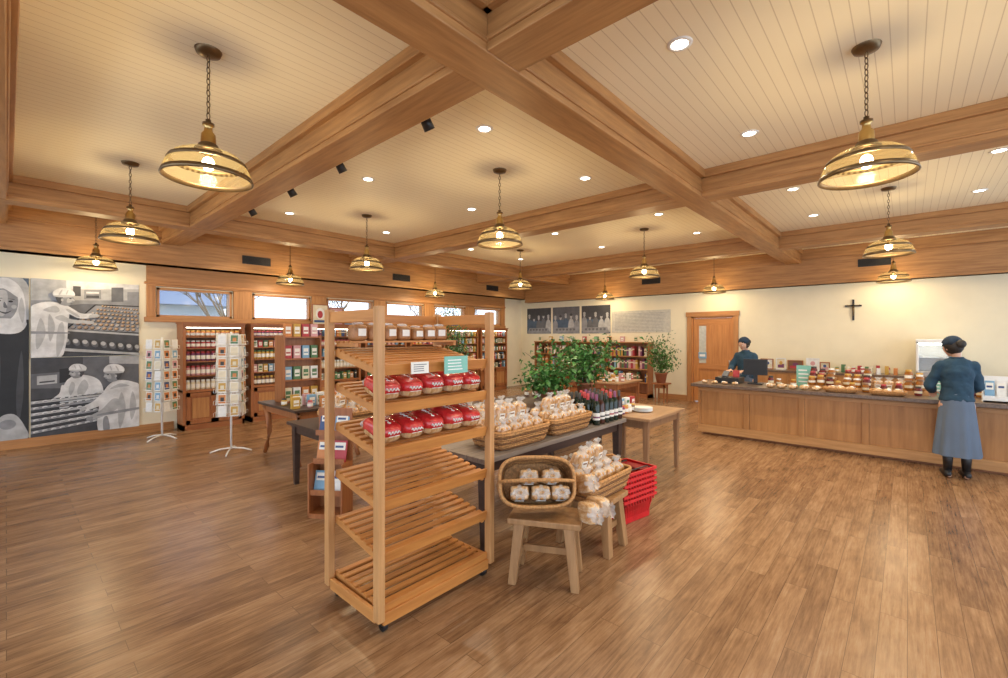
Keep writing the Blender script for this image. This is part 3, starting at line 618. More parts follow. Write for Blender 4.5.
def shopb():
    t=thing('shopping_basket','red plastic shopping basket nested in a stack on the floor','shopping basket',(0,0,0),group='stack of red shopping baskets')
    m=MB(); q=((-1,-1),(1,-1),(1,1),(-1,1))
    def ring(k,z,ax=.2,ay=.14): return [(dx*(ax*k),dy*(ay*k),z) for dx,dy in q]
    m.loft([ring(.8,0),ring(.82,.05),ring(.81,.05),ring(.79,.01)],REDP,True,False)
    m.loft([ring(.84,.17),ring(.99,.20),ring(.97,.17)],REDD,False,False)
    m.loft([ring(1.0,.198),ring(1.07,.20),ring(1.07,.225),ring(1.0,.225)],REDP,False,False)
    for s in(-1,1):
        for i in range(11):
            u=-.9+.18*i
            m.add([(u*.16-.006,s*.114,.045),(u*.16+.006,s*.114,.045),(u*.187+.006,s*.131,.16),(u*.187-.006,s*.131,.16)],[(0,1,2,3)],REDP)
            m.box(u*.19-.004,u*.19+.004,s*.146-.004,s*.146+.004,.17,.222,REDP)
        for i in range(8):
            u=-.88+.25*i
            m.add([(s*.163,u*.112-.006,.045),(s*.163,u*.112+.006,.045),(s*.187,u*.13+.006,.16),(s*.187,u*.13-.006,.16)],[(0,1,2,3)],REDP)
    m.obj('basket_body',parent=t)
    for s in(-1,1): MB().tube([(-.15,s*.15,.215),(-.15,s*.1,.228),(.15,s*.1,.228),(.15,s*.15,.215)],.006,BLACK,6).obj('handle',parent=t)
    return t
SB=Pool(shopb)
for i in range(6): SB.put((-1.98,3.92,.002+i*.048),(0,0,rad(80)+R(-.02,.02)),(1.15,1.15,1))
def bottle(mt,cap):
    def f():
        o=MB().lathe([(.001,0),(.036,.002),(.038,.01),(.038,.18),(.03,.215),(.015,.24),(.014,.29)],mt,14).obj('bottle',label='dark wine bottle with %s capsule and paper label'%cap.name.split('_')[1],cat='bottle',group='bottles on the grey table')
        MB().lathe([(.0385,.05),(.0385,.12)],PAPER,14).lathe([(.0388,.07),(.0388,.085)],cap,14).obj('bottle_label',parent=o)
        MB().lathe([(.0155,.235),(.0165,.3),(.001,.302)],cap,12).obj('cap',parent=o); return o
    return f
DG=mat('dark_green_glass',(.01,.02,.012),.1); AM=mat('amber_glass',(.05,.015,.008),.1)
BO=[Pool(bottle(DG,PLM)),Pool(bottle(AM,BLK)),Pool(bottle(DG,BLK)),Pool(bottle(DG,CRIM))]
for i in range(6):
    for j in range(4): BO[(i+j*3)%4].put((-2.47-.105*j,4.22+.1*i,.751),(0,0,R(0,6)),(1.05,1.05,1.08))
for i in range(7): JARS[i%8].put((-2.95-.1*(i%3),4.25+.11*(i//2),.751))
def plate():
    return MB().lathe([(.001,.004),(.06,.004),(.12,.014),(.121,.018),(.06,.009),(.001,.009)],WHITE,24).obj('plate',label='white plate in a short stack on the side table',cat='plate',group='stack of white plates')
PL=Pool(plate)
for i in range(6): PL.put((-2.45,5.3,.76+i*.008))
for i in range(5): BOXES[i].put((-2.75,5.0+.15*i,.761),(0,0,rad(90)))
for i in range(4): JARS[i].put((-2.55,4.95+.09*i,.761))
# ------------------------------------------------------------ plants
def plant(name,label,loc,r,z0,z1,n,potr=.13,poth=.22,pm=TERRA,ns=9,ls=1.0):
    t=thing(name,label,'plant',loc)
    MB().lathe([(.001,0),(potr*.7,0),(potr,poth-.03),(potr*1.08,poth-.03),(potr*1.08,poth),(potr*.92,poth),(potr*.9,poth-.03)],pm,20).lathe([(.001,poth-.03),(potr*.92,poth-.03)],SOIL,20).obj('pot',parent=t)
    s=MB(); tips=[]
    for i in range(ns):
        a=i*2.4+R(-.3,.3); q=[Vector((R(-.03,.03),R(-.03,.03),poth-.03))]
        rr_=R(.45,1.0)*r; tz=R(z0+.2*(z1-z0),z1)
        for k in(.35,.7,1): q.append(Vector((math.cos(a)*rr_*k*k,math.sin(a)*rr_*k*k,poth+(tz-poth)*k**.8)))
        s.tube(q,[.009,.007,.005,.003],STEMM,5); tips.append((q[1],q[2],q[3]))
    s.obj('stem',parent=t)
    m=MB()
    for i in range(n):
        q=random.choice(tips); f=R(.0,1); b=q[0].lerp(q[1],f*2) if f<.5 else q[1].lerp(q[2],f*2-1)
        p=b+Vector((random.gauss(0,.09*r/.36),random.gauss(0,.09*r/.36),random.gauss(-.01,.07)))
        p.z=max(z0-.05,p.z); L=R(.045,.085)*ls
        X=Matrix.Translation(p)@Euler((R(-1.3,.6),R(-.8,.8),R(0,6.28))).to_matrix().to_4x4()
        m.add([(0,0,0),(L*.3,L*.45,.01),(0,L,-.01),(-L*.3,L*.45,.01),(0,L*.5,-.006)],[(0,1,4),(1,2,4),(2,3,4),(3,0,4)],GREENL,True,X)
    m.obj('foliage',parent=t)
plant('potted_ficus','bushy green ficus in a terracotta pot on the dark table',(-3.78,6.1,.751),.58,.2,.92,1100,ns=18,ls=1.3)
plant('potted_ficus','smaller leafy green plant in a pot on the dark table',(-3.82,5.2,.751),.46,.18,.74,850,ns=15,ls=1.3)
ps=table('plant_stool','small reddish wooden stand under a potted plant',-4.88,-4.50,11.05,11.42,.5,CABY,CABZ,.02,cat='stool')
plant('potted_ficus','leafy green plant in a pot on a wooden stand',(-4.69,11.22,.501),.44,.25,1.25,1000,.15,.26,ns=16)
plant('potted_ficus','tall green houseplant standing by the window cabinets',(-7.85,7.0,0),.42,1.0,2.4,900,.2,.4,ns=14)
# ------------------------------------------------------------ cabinets along window wall
def cabinet(y0,y1,label):
    wd=(y1-y0)/2; t=thing('cabinet',label,'cabinet',(XL+.2+.001,(y0+y1)/2,0),group='cherry wall cabinets')
    D=.2
    m=MB().box(-D,-D+.015,-wd,wd,.0,1.93,CABZ).box(-D,D,-wd,-wd+.035,0,1.93,CABZ).box(-D,D,wd-.035,wd,0,1.93,CABZ).box(-D,D+.03,-wd-.005,wd+.005,1.86,1.95,CABY).box(-D,D+.05,-wd-.02,wd+.02,1.925,1.95,CABY).box(-D,D,-wd,wd,.0,.1,CABY).box(-D,D+.01,-wd,wd,.68,.72,CABY).box(D,D+.012,-wd,-wd+.05,.1,1.86,CABZ).box(D,D+.012,wd-.05,wd,.1,1.86,CABZ)
    m.obj('body',parent=t)
    MB().box(D-.03,D-.015,-wd+.06,wd-.06,1.845,1.858,SHELF_GLOW).obj('glow_strip',parent=t)  # glowing strip added under the crown to brighten the shelves
    for z in(.98,1.24,1.48,1.69): MB().box(-D+.015,D-.01,-wd+.035,wd-.035,z-.02,z,CABY).obj('shelf',parent=t)
    for s in(-1,1):
        c=s*(wd-.05)/2; hw=(wd-.05)/2-.003
        d=MB().box(D-.015,D+.004,c-hw,c+hw,.11,.67,CABZ)
        for a,b,e,f in((c-hw,c-hw+.06,.11,.67),(c+hw-.06,c+hw,.11,.67),(c-hw,c+hw,.11,.18),(c-hw,c+hw,.6,.67)): d.box(D+.004,D+.02,a,b,e,f,CABZ)
        d.box(D+.004,D+.014,c-hw+.09,c+hw-.09,.21,.57,TRIMZ)
        do=d.obj('door',parent=t)
        MB().sup((D+.03,c-s*(hw-.03),.45),(.014,.014,.014),BRASS,1,8,6).obj('knob',parent=do)
    return t
SZ=[.72,.98,1.24,1.48,1.69]
cabs=[(2.1,3.1),(3.22,4.3),(4.42,5.6),(5.72,6.9),(7.02,8.2),(8.32,9.5),(9.62,10.8)]
nb=0
for ci,(a,b) in enumerate(cabs):
    cabinet(a,b,'cherry wood wall cabinet with open shelves of %s'%('colourful jars' if ci<2 else 'books and gifts'))
    for si,z in enumerate(SZ):
        y=a+.09
        while y<b-.09:
            x=XL+.33
            if ci<2 or (ci==2 and si%2):
                if si==4 and ci==0: pool=JARS[1]
                else: pool=JARS[[ [2,4,0,6,1],[3,5,7,1,0],[1,2,3,4,5] ][ci][si]] if not (ci==1 and si in(1,3)) else BOXES[(si*2+int(y*9))%8]
                if pool in BOXES: pool.put((x,y,z+.001),(0,0,rad(90)),(.8,.9,1.2 if si<3 else 1)); y+=.1
                else: pool.put((x,y,z+.001),(0,0,0),(1.05,1.05,1.75 if si<3 else 1.35 if si<4 else 1.1)); y+=.08
            else:
                if R(0,1)<.62 and nb<170:
                    k=R(.8,1.5); BOOKS[random.randrange(12)].put((x,y+.0,z+.001),(0,0,rad(90)),(k,1,R(.75,.95)*(1 if si<2 else .85) if si<4 else .64)); y+=.037*k+.004; nb+=1
                    if R(0,1)<.1: y+=.09
                else: BOXES[random.randrange(8)].put((x,y+.04,z+.001),(0,0,rad(90)),(.8,1,1.1)); y+=.12
for y,w_,h_,mt,l in((4.55,.34,.42,CRM,'cream'),(4.95,.3,.36,PNK,'pink'),(5.3,.28,.3,SKY,'blue'),(8.6,.3,.3,GLD,'gold')):
    picture('picture_frame',w_,h_,[('e',.5,.55,.3,.3,WHT),('e',.5,.5,.18,.2,CRIM),('p',[(.1,.08),(.9,.08),(.9,.2),(.1,.2)],NVY)],mt,(XL+.18,y,1.972),True,'small wood framed %s print standing on the cabinet'%l,'picture frame',CABZ)
def bookcase(x0,x1):
    t=thing('bookcase','low cherry wood bookcase filled with books by the wall','bookcase',((x0+x1)/2,YB-.17,0),group='low bookcases'); w=(x1-x0)/2; D=.16
    MB().box(-w,w,D-.015,D,0,1.5,CABZ).box(-w,-w+.03,-D,D,0,1.5,CABZ).box(w-.03,w,-D,D,0,1.5,CABZ).box(-w-.01,w+.01,-D-.02,D,1.5,1.53,TRIMX).box(-w,w,-D,D,0,.1,CABZ).obj('body',parent=t)
    for z in(.42,.79,1.14): MB().box(-w+.03,w-.03,-D+.01,D-.015,z-.025,z,TRIMX).obj('shelf',parent=t)
    for z in(.42,.79,1.14):
        x=x0+.06
        while x<x1-.07:
            k=R(.9,1.9); BOOKS[random.randrange(12)].put((x+.018*k,YB-.2,z+.001),(0,0,0),(k,1,R(.95,1.3))); x+=.036*k+.006
            if R(0,1)<.12: x+=R(.05,.15)
bookcase(-9.15,-7.87); bookcase(-7.83,-6.55); bookcase(-6.51,-5.23)
for i in range(9): BOXES[i%8].put((-9.0+.42*i,YB-.2,1.531),(0,0,0),(1.2,1,1.2))
# ------------------------------------------------------------ card spinners
def spinner(loc,h,label,rows,mats=CHROMEW,rz=0):
    t=thing('card_spinner',label,'display rack',loc,(0,0,rz))
    m=MB()
    for i in range(4):
        a=math.pi/2*i; m.tube([(0,0,.07),(.16*math.cos(a),.16*math.sin(a),.05),(.27*math.cos(a),.27*math.sin(a),.012)],.011,mats,6)
    m.obj('base',parent=t)
    MB().cyl((0,0,.05),.015,h-.05,mats,10).obj('pole',parent=t)
    m=MB()
    for k in range(rows):
        z=h-.19-k*.17
        for s in range(4):
            X=Euler((0,0,math.pi/2*s)).to_matrix().to_4x4()
            m.tube([(-.15,-.165,z),(.15,-.165,z)],.003,mats,4,xf=X).tube([(-.15,-.185,z+.05),(.15,-.185,z+.05)],.003,mats,4,xf=X).tube([(0,0,z),(0,-.165,z)],.003,mats,4,xf=X)
            for x in(-.15,-.005,.005,.15): m.tube([(x,-.185,z+.05),(x,-.185,z),(x,-.15,z),(x,-.14,z+.15)],.0025,mats,4,xf=X)
    m.obj('wire_frame',parent=t)
    for k in range(rows):
        z=h-.185-k*.17
        for s in range(4):
            a=math.pi/2*s+rz
            for x in(-.077,.077):
                px,py=x,-.166; q=Vector((px*math.cos(a)-py*math.sin(a),px*math.sin(a)+py*math.cos(a)))
                CARDS[random.randrange(8)].put((loc[0]+q.x,loc[1]+q.y,z),(rad(-5),0,a))
spinner((-9.15,1.72,0),1.68,'white wire spinner rack holding greeting cards near the wall photographs',7,rz=rad(35))
spinner((-7.35,2.2,0),1.76,'white wire spinner rack full of colourful cards beside dark table',7,rz=rad(60))
def small_goods(x0,x1,y0,y1,z,n,pools,md=.115,rz=90):
    pts=[]
    for _ in range(n*30):
        if len(pts)>=n: break
        p=(R(x0,x1),R(y0,y1))
        if all(math.hypot(p[0]-q[0],p[1]-q[1])>md for q in pts): pts.append(p)
    for p in pts: random.choice(pools).put((p[0],p[1],z+.001),(0,0,rad(rz)+R(-.1,.1)),(1,1,R(.9,1.3)))
dt=thing('display_stand','dark tiered stand of small colourful goods on the table','display stand',(-6.6,2.85,.761))
MB().box(-.02,.02,-.25,.25,0,.95,CABZ).box(-.16,.16,-.27,-.25,0,.95,CABZ).box(-.16,.16,.25,.27,0,.95,CABZ).obj('body',parent=dt)
for z in(.02,.32,.62,.93): MB().box(-.16,.16,-.25,.25,z-.02,z,CABY).obj('shelf',parent=dt)
for z in(.02,.32,.62,.93):
    for i in range(4): BOXES[(i*3+int(z*7))%8].put((-6.52,2.66+.125*i,.762+z),(0,0,rad(90)),(1,1,1.4))
small_goods(-6.3,-5.8,2.5,3.3,.76,18,BOXES+JARS)
small_goods(-4.5,-4.2,5.4,6.1,.75,8,BOXES+JARS)
small_goods(-5.5,-4.4,8.3,9.2,.75,34,BOXES+JARS)
small_goods(-3.4,-3.1,4.3,4.7,.75,5,BOXES)
mg=thing('booklet_stand','low wooden stand of colourful booklets by the table edge','booklet stand',(-4.08,2.06,0),(0,0,rad(35)))
MB().box(-.17,.17,.1,.115,0,1.0,CABZ).box(-.17,-.155,-.1,.1,0,.5,CABZ).box(.155,.17,-.1,.1,0,.5,CABZ).box(-.17,.17,-.1,.1,.0,.04,CABZ).obj('frame',parent=mg)
for i,z in enumerate((.22,.5,.76)): MB().box(-.155,.155,-.08+.05*i,.1,z-.012,z,CABY).box(-.155,.155,-.085+.05*i,-.08+.05*i,z-.012,z+.04,CABY).obj('ledge',parent=mg)
def mag(mt):
    return lambda: MB().box(-.07,.07,-.004,.004,0,.2,mt).box(-.055,.055,-.0055,-.004,.11,.18,PAPER).box(-.045,.035,-.007,-.0055,.13,.15,NVY).obj('booklet',label='%s booklet leaning in a display holder'%mt.name.split('_')[1],cat='booklet',group='booklets in holders')
MG=[Pool(mag(m)) for m in(SKY,WHT,ORG,CRIM,NVY)]
for i,z in enumerate((.22,.5,.76)):
    for j in range(2):
        lx,ly=-.077+.154*j,-.035+.05*i; a=rad(35)
        MG[(i*2+j)%5].put((-4.08+lx*math.cos(a)-ly*math.sin(a),2.06+lx*math.sin(a)+ly*math.cos(a),z+.001),(rad(-14),0,a))
# ------------------------------------------------------------ counter
CX0,CX1,CY0,CY1=-2.72,2.6,8.1,8.85
ct=thing('service_counter','long oak panelled service counter with dark laminate top','counter',((CX0+CX1)/2,(CY0+CY1)/2,0))
ox,oy=(CX0+CX1)/2,(CY0+CY1)/2
MB().box(CX0-ox,CX1-ox,CY0-oy+.035,CY1-oy,.1,.84,OAKX).box(CX0-ox+.05,CX1-ox,CY0-oy+.07,CY1-oy,0,.1,CABY).obj('body',parent=ct)
m=MB().box(CX0-ox,CX1-ox,CY0-oy,CY0-oy+.035,.75,.84,OAKX).box(CX0-ox,CX1-ox,CY0-oy-.012,CY0-oy+.035,.04,.17,OAKX).box(CX0-ox,CX1-ox,CY0-oy-.012,CY0-oy,.79,.81,OAKX)
n=7
for i in range(n+1):
    x=CX0-ox+(CX1-CX0)*i/n; a=max(CX0-ox,x-.04); b=min(CX1-ox,x+.04)
    m.box(a,b,CY0-oy,CY0-oy+.035,.17,.75,OAKZ)
m.obj('front_frame',parent=ct,bev=.004)
for i in range(n):
    x=CX0-ox+(CX1-CX0)*i/n; MB().box(x+.042,x+(CX1-CX0)/n-.042,CY0-oy+.024,CY0-oy+.034,.172,.748,OAKZ).obj('panel',parent=ct)
tp=thing('countertop','dark brown laminate countertop with oak edging','countertop',(ox,oy,.841))
MB().box(CX0-ox-.06,CX1-ox,CY0-oy-.13,CY1-oy+.05,0,.04,STONE).obj('slab',parent=tp)
MB().box(CX0-ox-.08,CX1-ox,CY0-oy-.15,CY0-oy-.13,-.01,.041,STONE).box(CX0-ox-.08,CX0-ox-.06,CY0-oy-.15,CY1-oy+.05,-.01,.041,STONE).obj('edge_trim',parent=tp,bev=.004)
CT=.882
bc=thing('back_cabinet','low oak cabinet with dark top along the wall','cabinet',(-.3,11.68,0))
MB().box(-2.3,2.6,-.28,.3,.08,.9,OAKX).box(-2.3,2.6,-.22,.3,0,.08,CABY).obj('body',parent=bc)
MB().box(-2.33,2.6,-.31,.3,.9,.94,STONE).obj('cabinet_top',parent=bc)
for i in range(7): 
    dd=MB().box(-2.25+.66*i,-1.64+.66*i,-.3,-.282,.12,.87,OAKZ).obj('door',parent=bc,bev=.004)
    MB().sup((-1.7+.66*i,-.31,.6),(.014,.014,.03),BRASS,1,8,6).obj('knob',parent=dd)
for i,(x,w_,h_) in enumerate(((-2.5,.22,.2),(-2.2,.15,.22),(-1.98,.26,.18),(-1.62,.2,.24),(-1.38,.14,.16))):
    picture('picture_frame',w_,h_,[('p',[(.1,.1),(.9,.1),(.9,.5),(.1,.4)],PAL[(i*5+2)%12]),('e',.5,.6,.22,.2,PAL[(i*3+1)%12])],[WHT,CRM,BRN][i%3],(x,11.7+R(-.05,.05),.962),False,'small framed card standing on the back cabinet','picture frame',[CABZ,WHT][i%2],group='framed cards on the back cabinet')
small_goods(-1.1,-.1,11.5,11.8,.94,14,JARS+BOXES)
hu=thing('display_cooler','white and steel countertop cooler with lit glass front','cooler',(.42,11.62,.941))
MB().box(-.3,.3,-.2,.22,0,.1,STEEL).box(-.3,-.26,-.2,.22,.1,.66,WHITE).box(.26,.3,-.2,.22,.1,.66,WHITE).box(-.3,.3,-.2,.22,.62,.7,WHITE).box(-.26,.26,.19,.22,.1,.62,WHITE).obj('body',parent=hu,bev=.01)
MB().box(-.26,.26,-.19,-.18,.1,.62,WINGL).obj('glass_front',parent=hu)
MB().box(-.26,.26,-.16,.18,.35,.36,STEEL).obj('shelf',parent=hu)
MB().box(-.26,.26,-.2,-.19,.6,.62,LED).obj('glow_strip',parent=hu)
mo=thing('till_monitor','black point of sale monitor on a stand on the counter','monitor',(-1.92,8.52,CT),(0,0,rad(6)))
MB().cb((0,0,.29),(.36,.03,.27),BLACK).cb((0,-.017,.29),(.32,.004,.23),G[0]).obj('screen',parent=mo,bev=.006)
MB().box(-.03,.03,-.0,.05,.02,.2,BLACK).box(-.11,.11,-.09,.11,0,.02,BLACK).obj('stand',parent=mo,bev=.004)
cr=thing('cash_drawer','black cash drawer with card reader on the counter','cash register',(-2.32,8.5,CT))
MB().box(-.19,.19,-.18,.18,0,.1,BLACK).obj('drawer',parent=cr,bev=.006)
MB().cb((-.05,-.05,.15),(.09,.16,.03),G[2],(.5,0,0)).box(-.08,-.02,-.05,.0,.1,.14,BLACK).obj('card_reader',parent=cr)
MB().cb((.1,.02,.16),(.1,.02,.12),CRIM,(-.2,0,0)).obj('red_notice',parent=cr)
sign(.2,.34,TEAL,(-1.25,8.66,CT),(0,0,0),'teal handwritten sign standing on the counter')
sign(.16,.26,TEAL,(.30,8.72,CT+.0),(0,0,0),'small teal sign standing among counter goods')
for gi,gx in enumerate((-1.0,-.56,.08)):
    ds=thing('tiered_riser','small wooden step riser of lidded jars on the counter','display riser',(gx,8.56,CT),group='jar risers')
    wdt=.18 if gi<2 else .14
    MB().box(-wdt,wdt,-.14,-.03,0,.05,OAKX).box(-wdt,wdt,-.03,.07,0,.11,OAKX).box(-wdt,wdt,.07,.16,0,.17,OAKX).obj('body',parent=ds)
    for i in range(3 if gi<2 else 2):
        for r_,(yy,zz) in enumerate(((8.475,.051),(8.58,.111),(8.675,.171))):
            HJ[(gi*2+i//2+r_*3)%5].put((gx-(.115 if gi<2 else .065)+.115*i,yy,CT+zz),(0,0,0),(1.15,1.15,R(.95,1.35)))
for i in range(3): WR.put((-.32+.125*i,8.62,CT),(0,0,rad(-90)),(.9,.9,.9),label='sliced golden loaf in a clear bag on the counter',group='bagged loaves on the counter')
small_goods(-.95,.15,8.24,8.36,CT,6,HJ+[BOXES[0],BOXES[3]],.15,0)
for i in range(10): RO.put((-1.62+.15*(i%5),8.1+.15*(i//5),CT),(0,0,R(0,6)),(.85,.85,R(.6,.8)))
small_goods(-1.7,-1.3,8.45,8.6,CT,4,HJ)
for i in range(4): RO.put((-2.62+.16*i,8.14,CT),(0,0,R(0,6)),(.75,.75,.55))
for bx in(-.72,-.2):
    bk=basket(.19,.11,.06,'wicker_tray','low brown wicker tray of small baked treats',group='wicker trays'); bk.location=(bx,8.1,CT)
    for i in range(3): RO.put((bx-.11+.11*i,8.1,CT+.02),(0,0,R(0,6)),(.8,.8,.8))
dm=thing('glass_dome','clear glass cake dome over golden pastries on the counter','cake dome',(1.2,8.45,CT))
MB().lathe([(.001,0),(.1,0),(.1,.01),(.02,.02),(.02,.06),(.16,.07),(.165,.08),(.001,.08)],STEEL,24).obj('stand',parent=dm)
MB().lathe([(.15,.082),(.15,.2),(.12,.26),(.06,.29),(.012,.3),(.02,.32),(.001,.335)],CLEARG,24).obj('dome',parent=dm)
wd=thing('leaflet_holder','white leaflet holder full of printed leaflets on the counter','leaflet holder',(.86,8.12,CT))
MB().box(-.16,.16,-.01,.1,0,.02,WHITE).box(-.16,.16,.09,.1,0,.32,WHITE).box(-.16,.16,-.01,0,0,.08,WHITE).box(-.165,-.16,-.01,.1,0,.2,WHITE).box(.16,.165,-.01,.1,0,.2,WHITE).obj('body',parent=wd)
for j,x in enumerate((-.1,0,.1)): MG[j].put((.86+x,8.16,CT+.022),(rad(-8),0,0),(.6,1,1.2))
small_goods(.45,1.1,8.6,8.8,CT,7,HJ+BOXES[:1])
# ------------------------------------------------------------ people
def human(name,label,loc,rz,armL,armR,head_e,cap,H=1.0,sw=1.0):
    t=thing(name,label,'person',loc,(0,0,rz)); t.scale=(H*sw,H,H)
    b=MB(); S=SKIN
    for s in(-1,1):
        b.caps([(s*.085,0,.86),(s*.085,.015,.46),(s*.085,-.012,.33),(s*.085,-.01,.085),(s*.09,.06,.045),(s*.095,.12,.03)],[.088,.056,.052,.034,.034,.028],S)
        b.sup((s*.085,-.04,.035),(.03,.03,.033),S)
    def el(rx,ry,z,y=0,n=24): return [(rx*math.cos(2*math.pi*j/n),y+ry*math.sin(2*math.pi*j/n),z) for j in range(n)]
    tor=[(.13,.1,.8),(.155,.115,.9),(.14,.1,.98),(.115,.085,1.06),(.125,.095,1.17),(.145,.1,1.26),(.145,.08,1.33),(.1,.06,1.375),(.05,.048,1.41)]
    b.loft([el(*q) for q in tor],S)
    b.tube([(0,0,1.38),(0,.005,1.44),(0,.015,1.5)],[.05,.044,.046],S,14)
    piv=Vector((0,.0,1.45)); HX=Matrix.Translation(piv)@Euler(head_e).to_matrix().to_4x4()@Matrix.Translation(-piv)
    def hd(p):
        if p.z<-.02: k=1-(-p.z-.02)*3.2; p.x*=max(.45,k); 
        if p.z<-.02 and p.y<0: p.y*=.72
        return p
    b.sup((0,.02,1.555),(.073,.093,.108),S,1,22,14,xf=HX,f=hd)
    b.sup((0,.075,1.485),(.03,.025,.022),S,xf=HX); b.loft([[HX@Vector(q) for q in((-.006,.1,1.565),(.006,.1,1.565),(0,.112,1.565))],[HX@Vector(q) for q in((-.016,.1,1.53),(.016,.1,1.53),(0,.135,1.532))]],S)
    for s in(-1,1): b.sup((s*.073,.01,1.55),(.012,.02,.03),S,1,8,6,xf=HX)
    sl=[]
    for s,(el_,wr,fd,pn) in((-1,armL),(1,armR)):
        sh=Vector((s*.15,0,1.335)); el_=Vector(el_); wr=Vector(wr); fd=Vector(fd).normalized(); pn=Vector(pn); pn=(pn-fd*pn.dot(fd)).normalized(); sd=fd.cross(pn)
        b.caps([sh,el_,el_.lerp(wr,.3),wr],[.046,.036,.035,.024],S)
        sl.append((sh,el_,wr))
        for k in range(4):
            o=(k-1.5)*.019; st=wr+sd*o*1.0+fd*.015; kn=wr+fd*.088+sd*o*1.15
            b.caps([st,kn],[.013,.0115],S,8)
            Ln=[.062,.074,.07,.055][k if s*1>0 else 3-k]
            p1=kn+fd*Ln*.45+pn*Ln*.12; p2=p1+(fd*.75+pn*.65).normalized()*Ln*.32; p3=p2+(fd*.45+pn*.9).normalized()*Ln*.26
            b.caps([kn,p1,p2,p3],[.0105,.0095,.0088,.0075],S,8)
        inw=sd*(1 if (sd.dot(Vector((-s,0,0)))>0) else -1)
        th0=wr+fd*.025+inw*.022; th1=th0+(fd*.6+inw*.75+pn*.2).normalized()*.04; th2=th1+(fd*.9+inw*.25+pn*.35).normalized()*.032
        b.caps([th0,th1,th2],[.014,.011,.009],S,8)
    bo=b.obj('body',parent=t); r=bo.modifiers.new('remesh','REMESH'); r.mode='VOXEL'; r.voxel_size=.0055; r.use_smooth_shade=True
    sm=bo.modifiers.new('smooth','SMOOTH'); sm.iterations=3; sm.factor=.5
    e=MB()
    for s in(-1,1): e.sup((s*.03,.1,1.56),(.012,.008,.008),WHITE,xf=HX).sup((s*.03,.107,1.56),(.006,.004,.006),BLACK,xf=HX).tube([(s*.016,.109,1.578),(s*.03,.112,1.583),(s*.046,.1,1.578)],.0035,HAIR,5,xf=HX)
    e.obj('eyes',parent=t)
    MB().sup((0,.1,1.505),(.022,.01,.007),mat('lips',(.45,.16,.13),.5),xf=HX).obj('lips',parent=t)
    c=MB()
    c.loft([el(.160,.132,.92),el(.148,.12,.98),el(.142,.114,1.06),el(.150,.117,1.17),el(.162,.12,1.26),el(.158,.098,1.33),el(.115,.08,1.39),el(.06,.058,1.425)],NAVY)
    for sh,el_,wr in sl: c.caps([sh+Vector((0,0,-.01)),el_,el_.lerp(wr,.35),el_.lerp(wr,.8)],[.058,.056,.054,.044],NAVY,14)
    co=c.obj('blouse',parent=t); r=co.modifiers.new('remesh','REMESH'); r.mode='VOXEL'; r.voxel_size=.010; r.use_smooth_shade=True
    sm=co.modifiers.new('smooth','SMOOTH'); sm.iterations=6; sm.factor=.5
    tx=bpy.data.textures.new('cloth_folds','CLOUDS'); tx.noise_scale=.10
    dm_=co.modifiers.new('folds','DISPLACE'); dm_.texture=tx; dm_.strength=.03; dm_.mid_level=.35
    MB().tube([(.058*math.cos(a),.055*math.sin(a),1.425) for a in [2*math.pi*i/16 for i in range(16)]],.012,NAVY,6,True).obj('collar',parent=t)
    rings=[]
    for i in range(14):
        f=i/13; z=1.0-.73*f; n=96; k=.14+.085*f**.8; k2=.118+.08*f**.8
        rings.append([((k+.010*f*(math.sin(j*2*math.pi/n*8+f)+.6*math.sin(j*2*math.pi/n*13+1)))*math.cos(2*math.pi*j/n),(k2+.010*f*(math.sin(j*2*math.pi/n*8+f)+.6*math.sin(j*2*math.pi/n*13+1)))*math.sin(2*math.pi*j/n),z) for j in range(n)])
    MB().loft(rings,SKIRT,False).obj('skirt',parent=t)
    for s in(-1,1):
        MB().caps([(s*.085,.015,.46),(s*.085,-.012,.33),(s*.085,-.01,.09)],[.062,.057,.041],BLACK,12).obj('stocking',parent=t)
        MB().sup((s*.09,.045,.045),(.045,.125,.045),BLACK,.8,16,8,f=lambda p:Vector((p.x,p.y,max(p.z*(1 if p.y<0 else .8),-.043)))).obj('shoe',parent=t)
    def back(p):
        if p.y>.05 and p.z<.03: p.y=.05
        k=1+.05*math.sin(p.z*80+p.x*55)*math.cos(p.y*60); p.x*=k; p.y*=k
        return p
    MB().sup((0,-.008,1.575),(.090,.106,.112),HAIR,1,32,18,xf=HX,f=back).sup((0,-.112,1.56),(.052,.042,.05),HAIR,1,18,12,xf=HX,f=back).obj('hair',parent=t)
    def soft(p):
        k=1+.025*math.sin(math.atan2(p.y,p.x)*7); p=Vector((p.x*k,p.y*k,p.z))
        if p.y>.07 and p.z<.03: p.y=.07
        p.z=max(p.z,-.01-.30*max(0,-p.y)); return p
    MB().sup((0,-.006,1.60),(.094,.108,.094),cap,1,36,16,xf=HX,f=soft).obj('head_scarf',parent=t)
    return t
human('person','person in navy blouse, long grey-blue skirt and dark head scarf, standing',(.44,7.64,0),rad(12),
 ((-.24,.06,1.08),(-.15,.28,.99),(.25,1,-.35),(.1,-.3,-1)),((.22,.08,1.08),(.14,.29,1.0),(-.2,1,-.35),(0,-.3,-1)),(rad(-20),rad(-4),rad(28)),NAVYCAP,H=1.01,sw=.95)
human('person','person in dark navy top and scarf looking down at the till',(-2.27,9.35,0),rad(168),
 ((-.22,.08,1.1),(-.12,.32,1.06),(.1,1,0),(0,0,-1)),((.22,.08,1.1),(.12,.32,1.06),(-.1,1,0),(0,0,-1)),(rad(-22),0,rad(-12)),NAVYCAP,H=1.0)
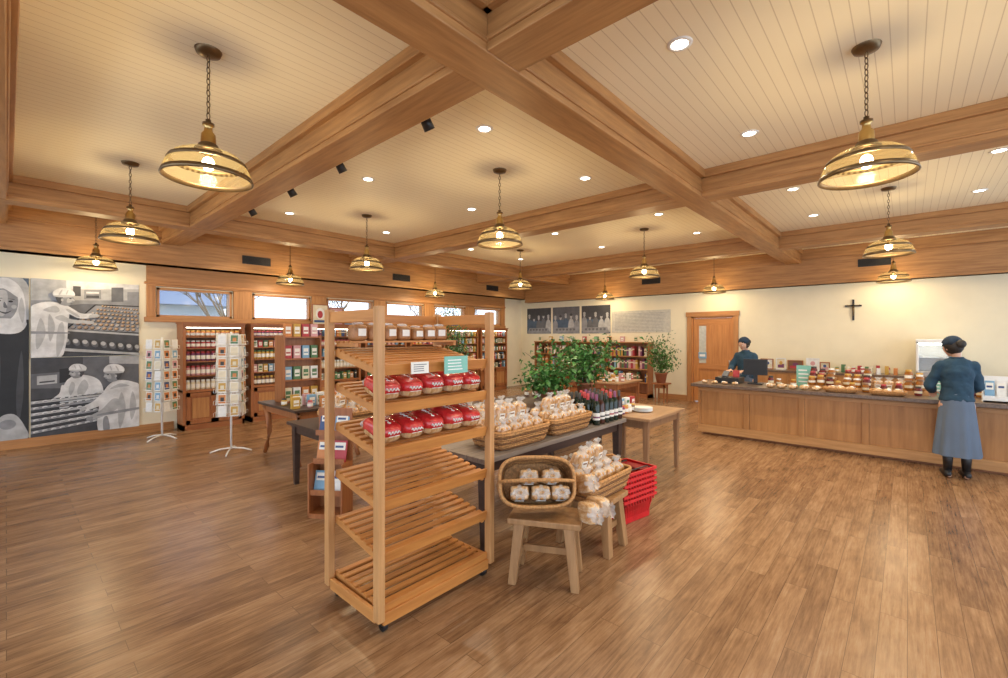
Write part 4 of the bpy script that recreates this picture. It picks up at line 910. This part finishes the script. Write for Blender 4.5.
# ------------------------------------------------------------ light + world + camera
w=bpy.data.worlds.new('world'); SC.world=w; w.use_nodes=True
bg=w.node_tree.nodes['Background']; bg.inputs[0].default_value=(.74,.85,1,1); bg.inputs[1].default_value=2.5
cam=bpy.data.cameras.new('camera'); cam.lens=16; cam.sensor_width=36; cam.shift_y=-.003; cam.clip_end=200
co=bpy.data.objects.new('camera',cam); C.objects.link(co); co.location=(0,0,1.7); co.rotation_euler=(rad(90),0,rad(42)); SC.camera=co
SC.view_settings.view_transform='Standard'; SC.view_settings.exposure=.24
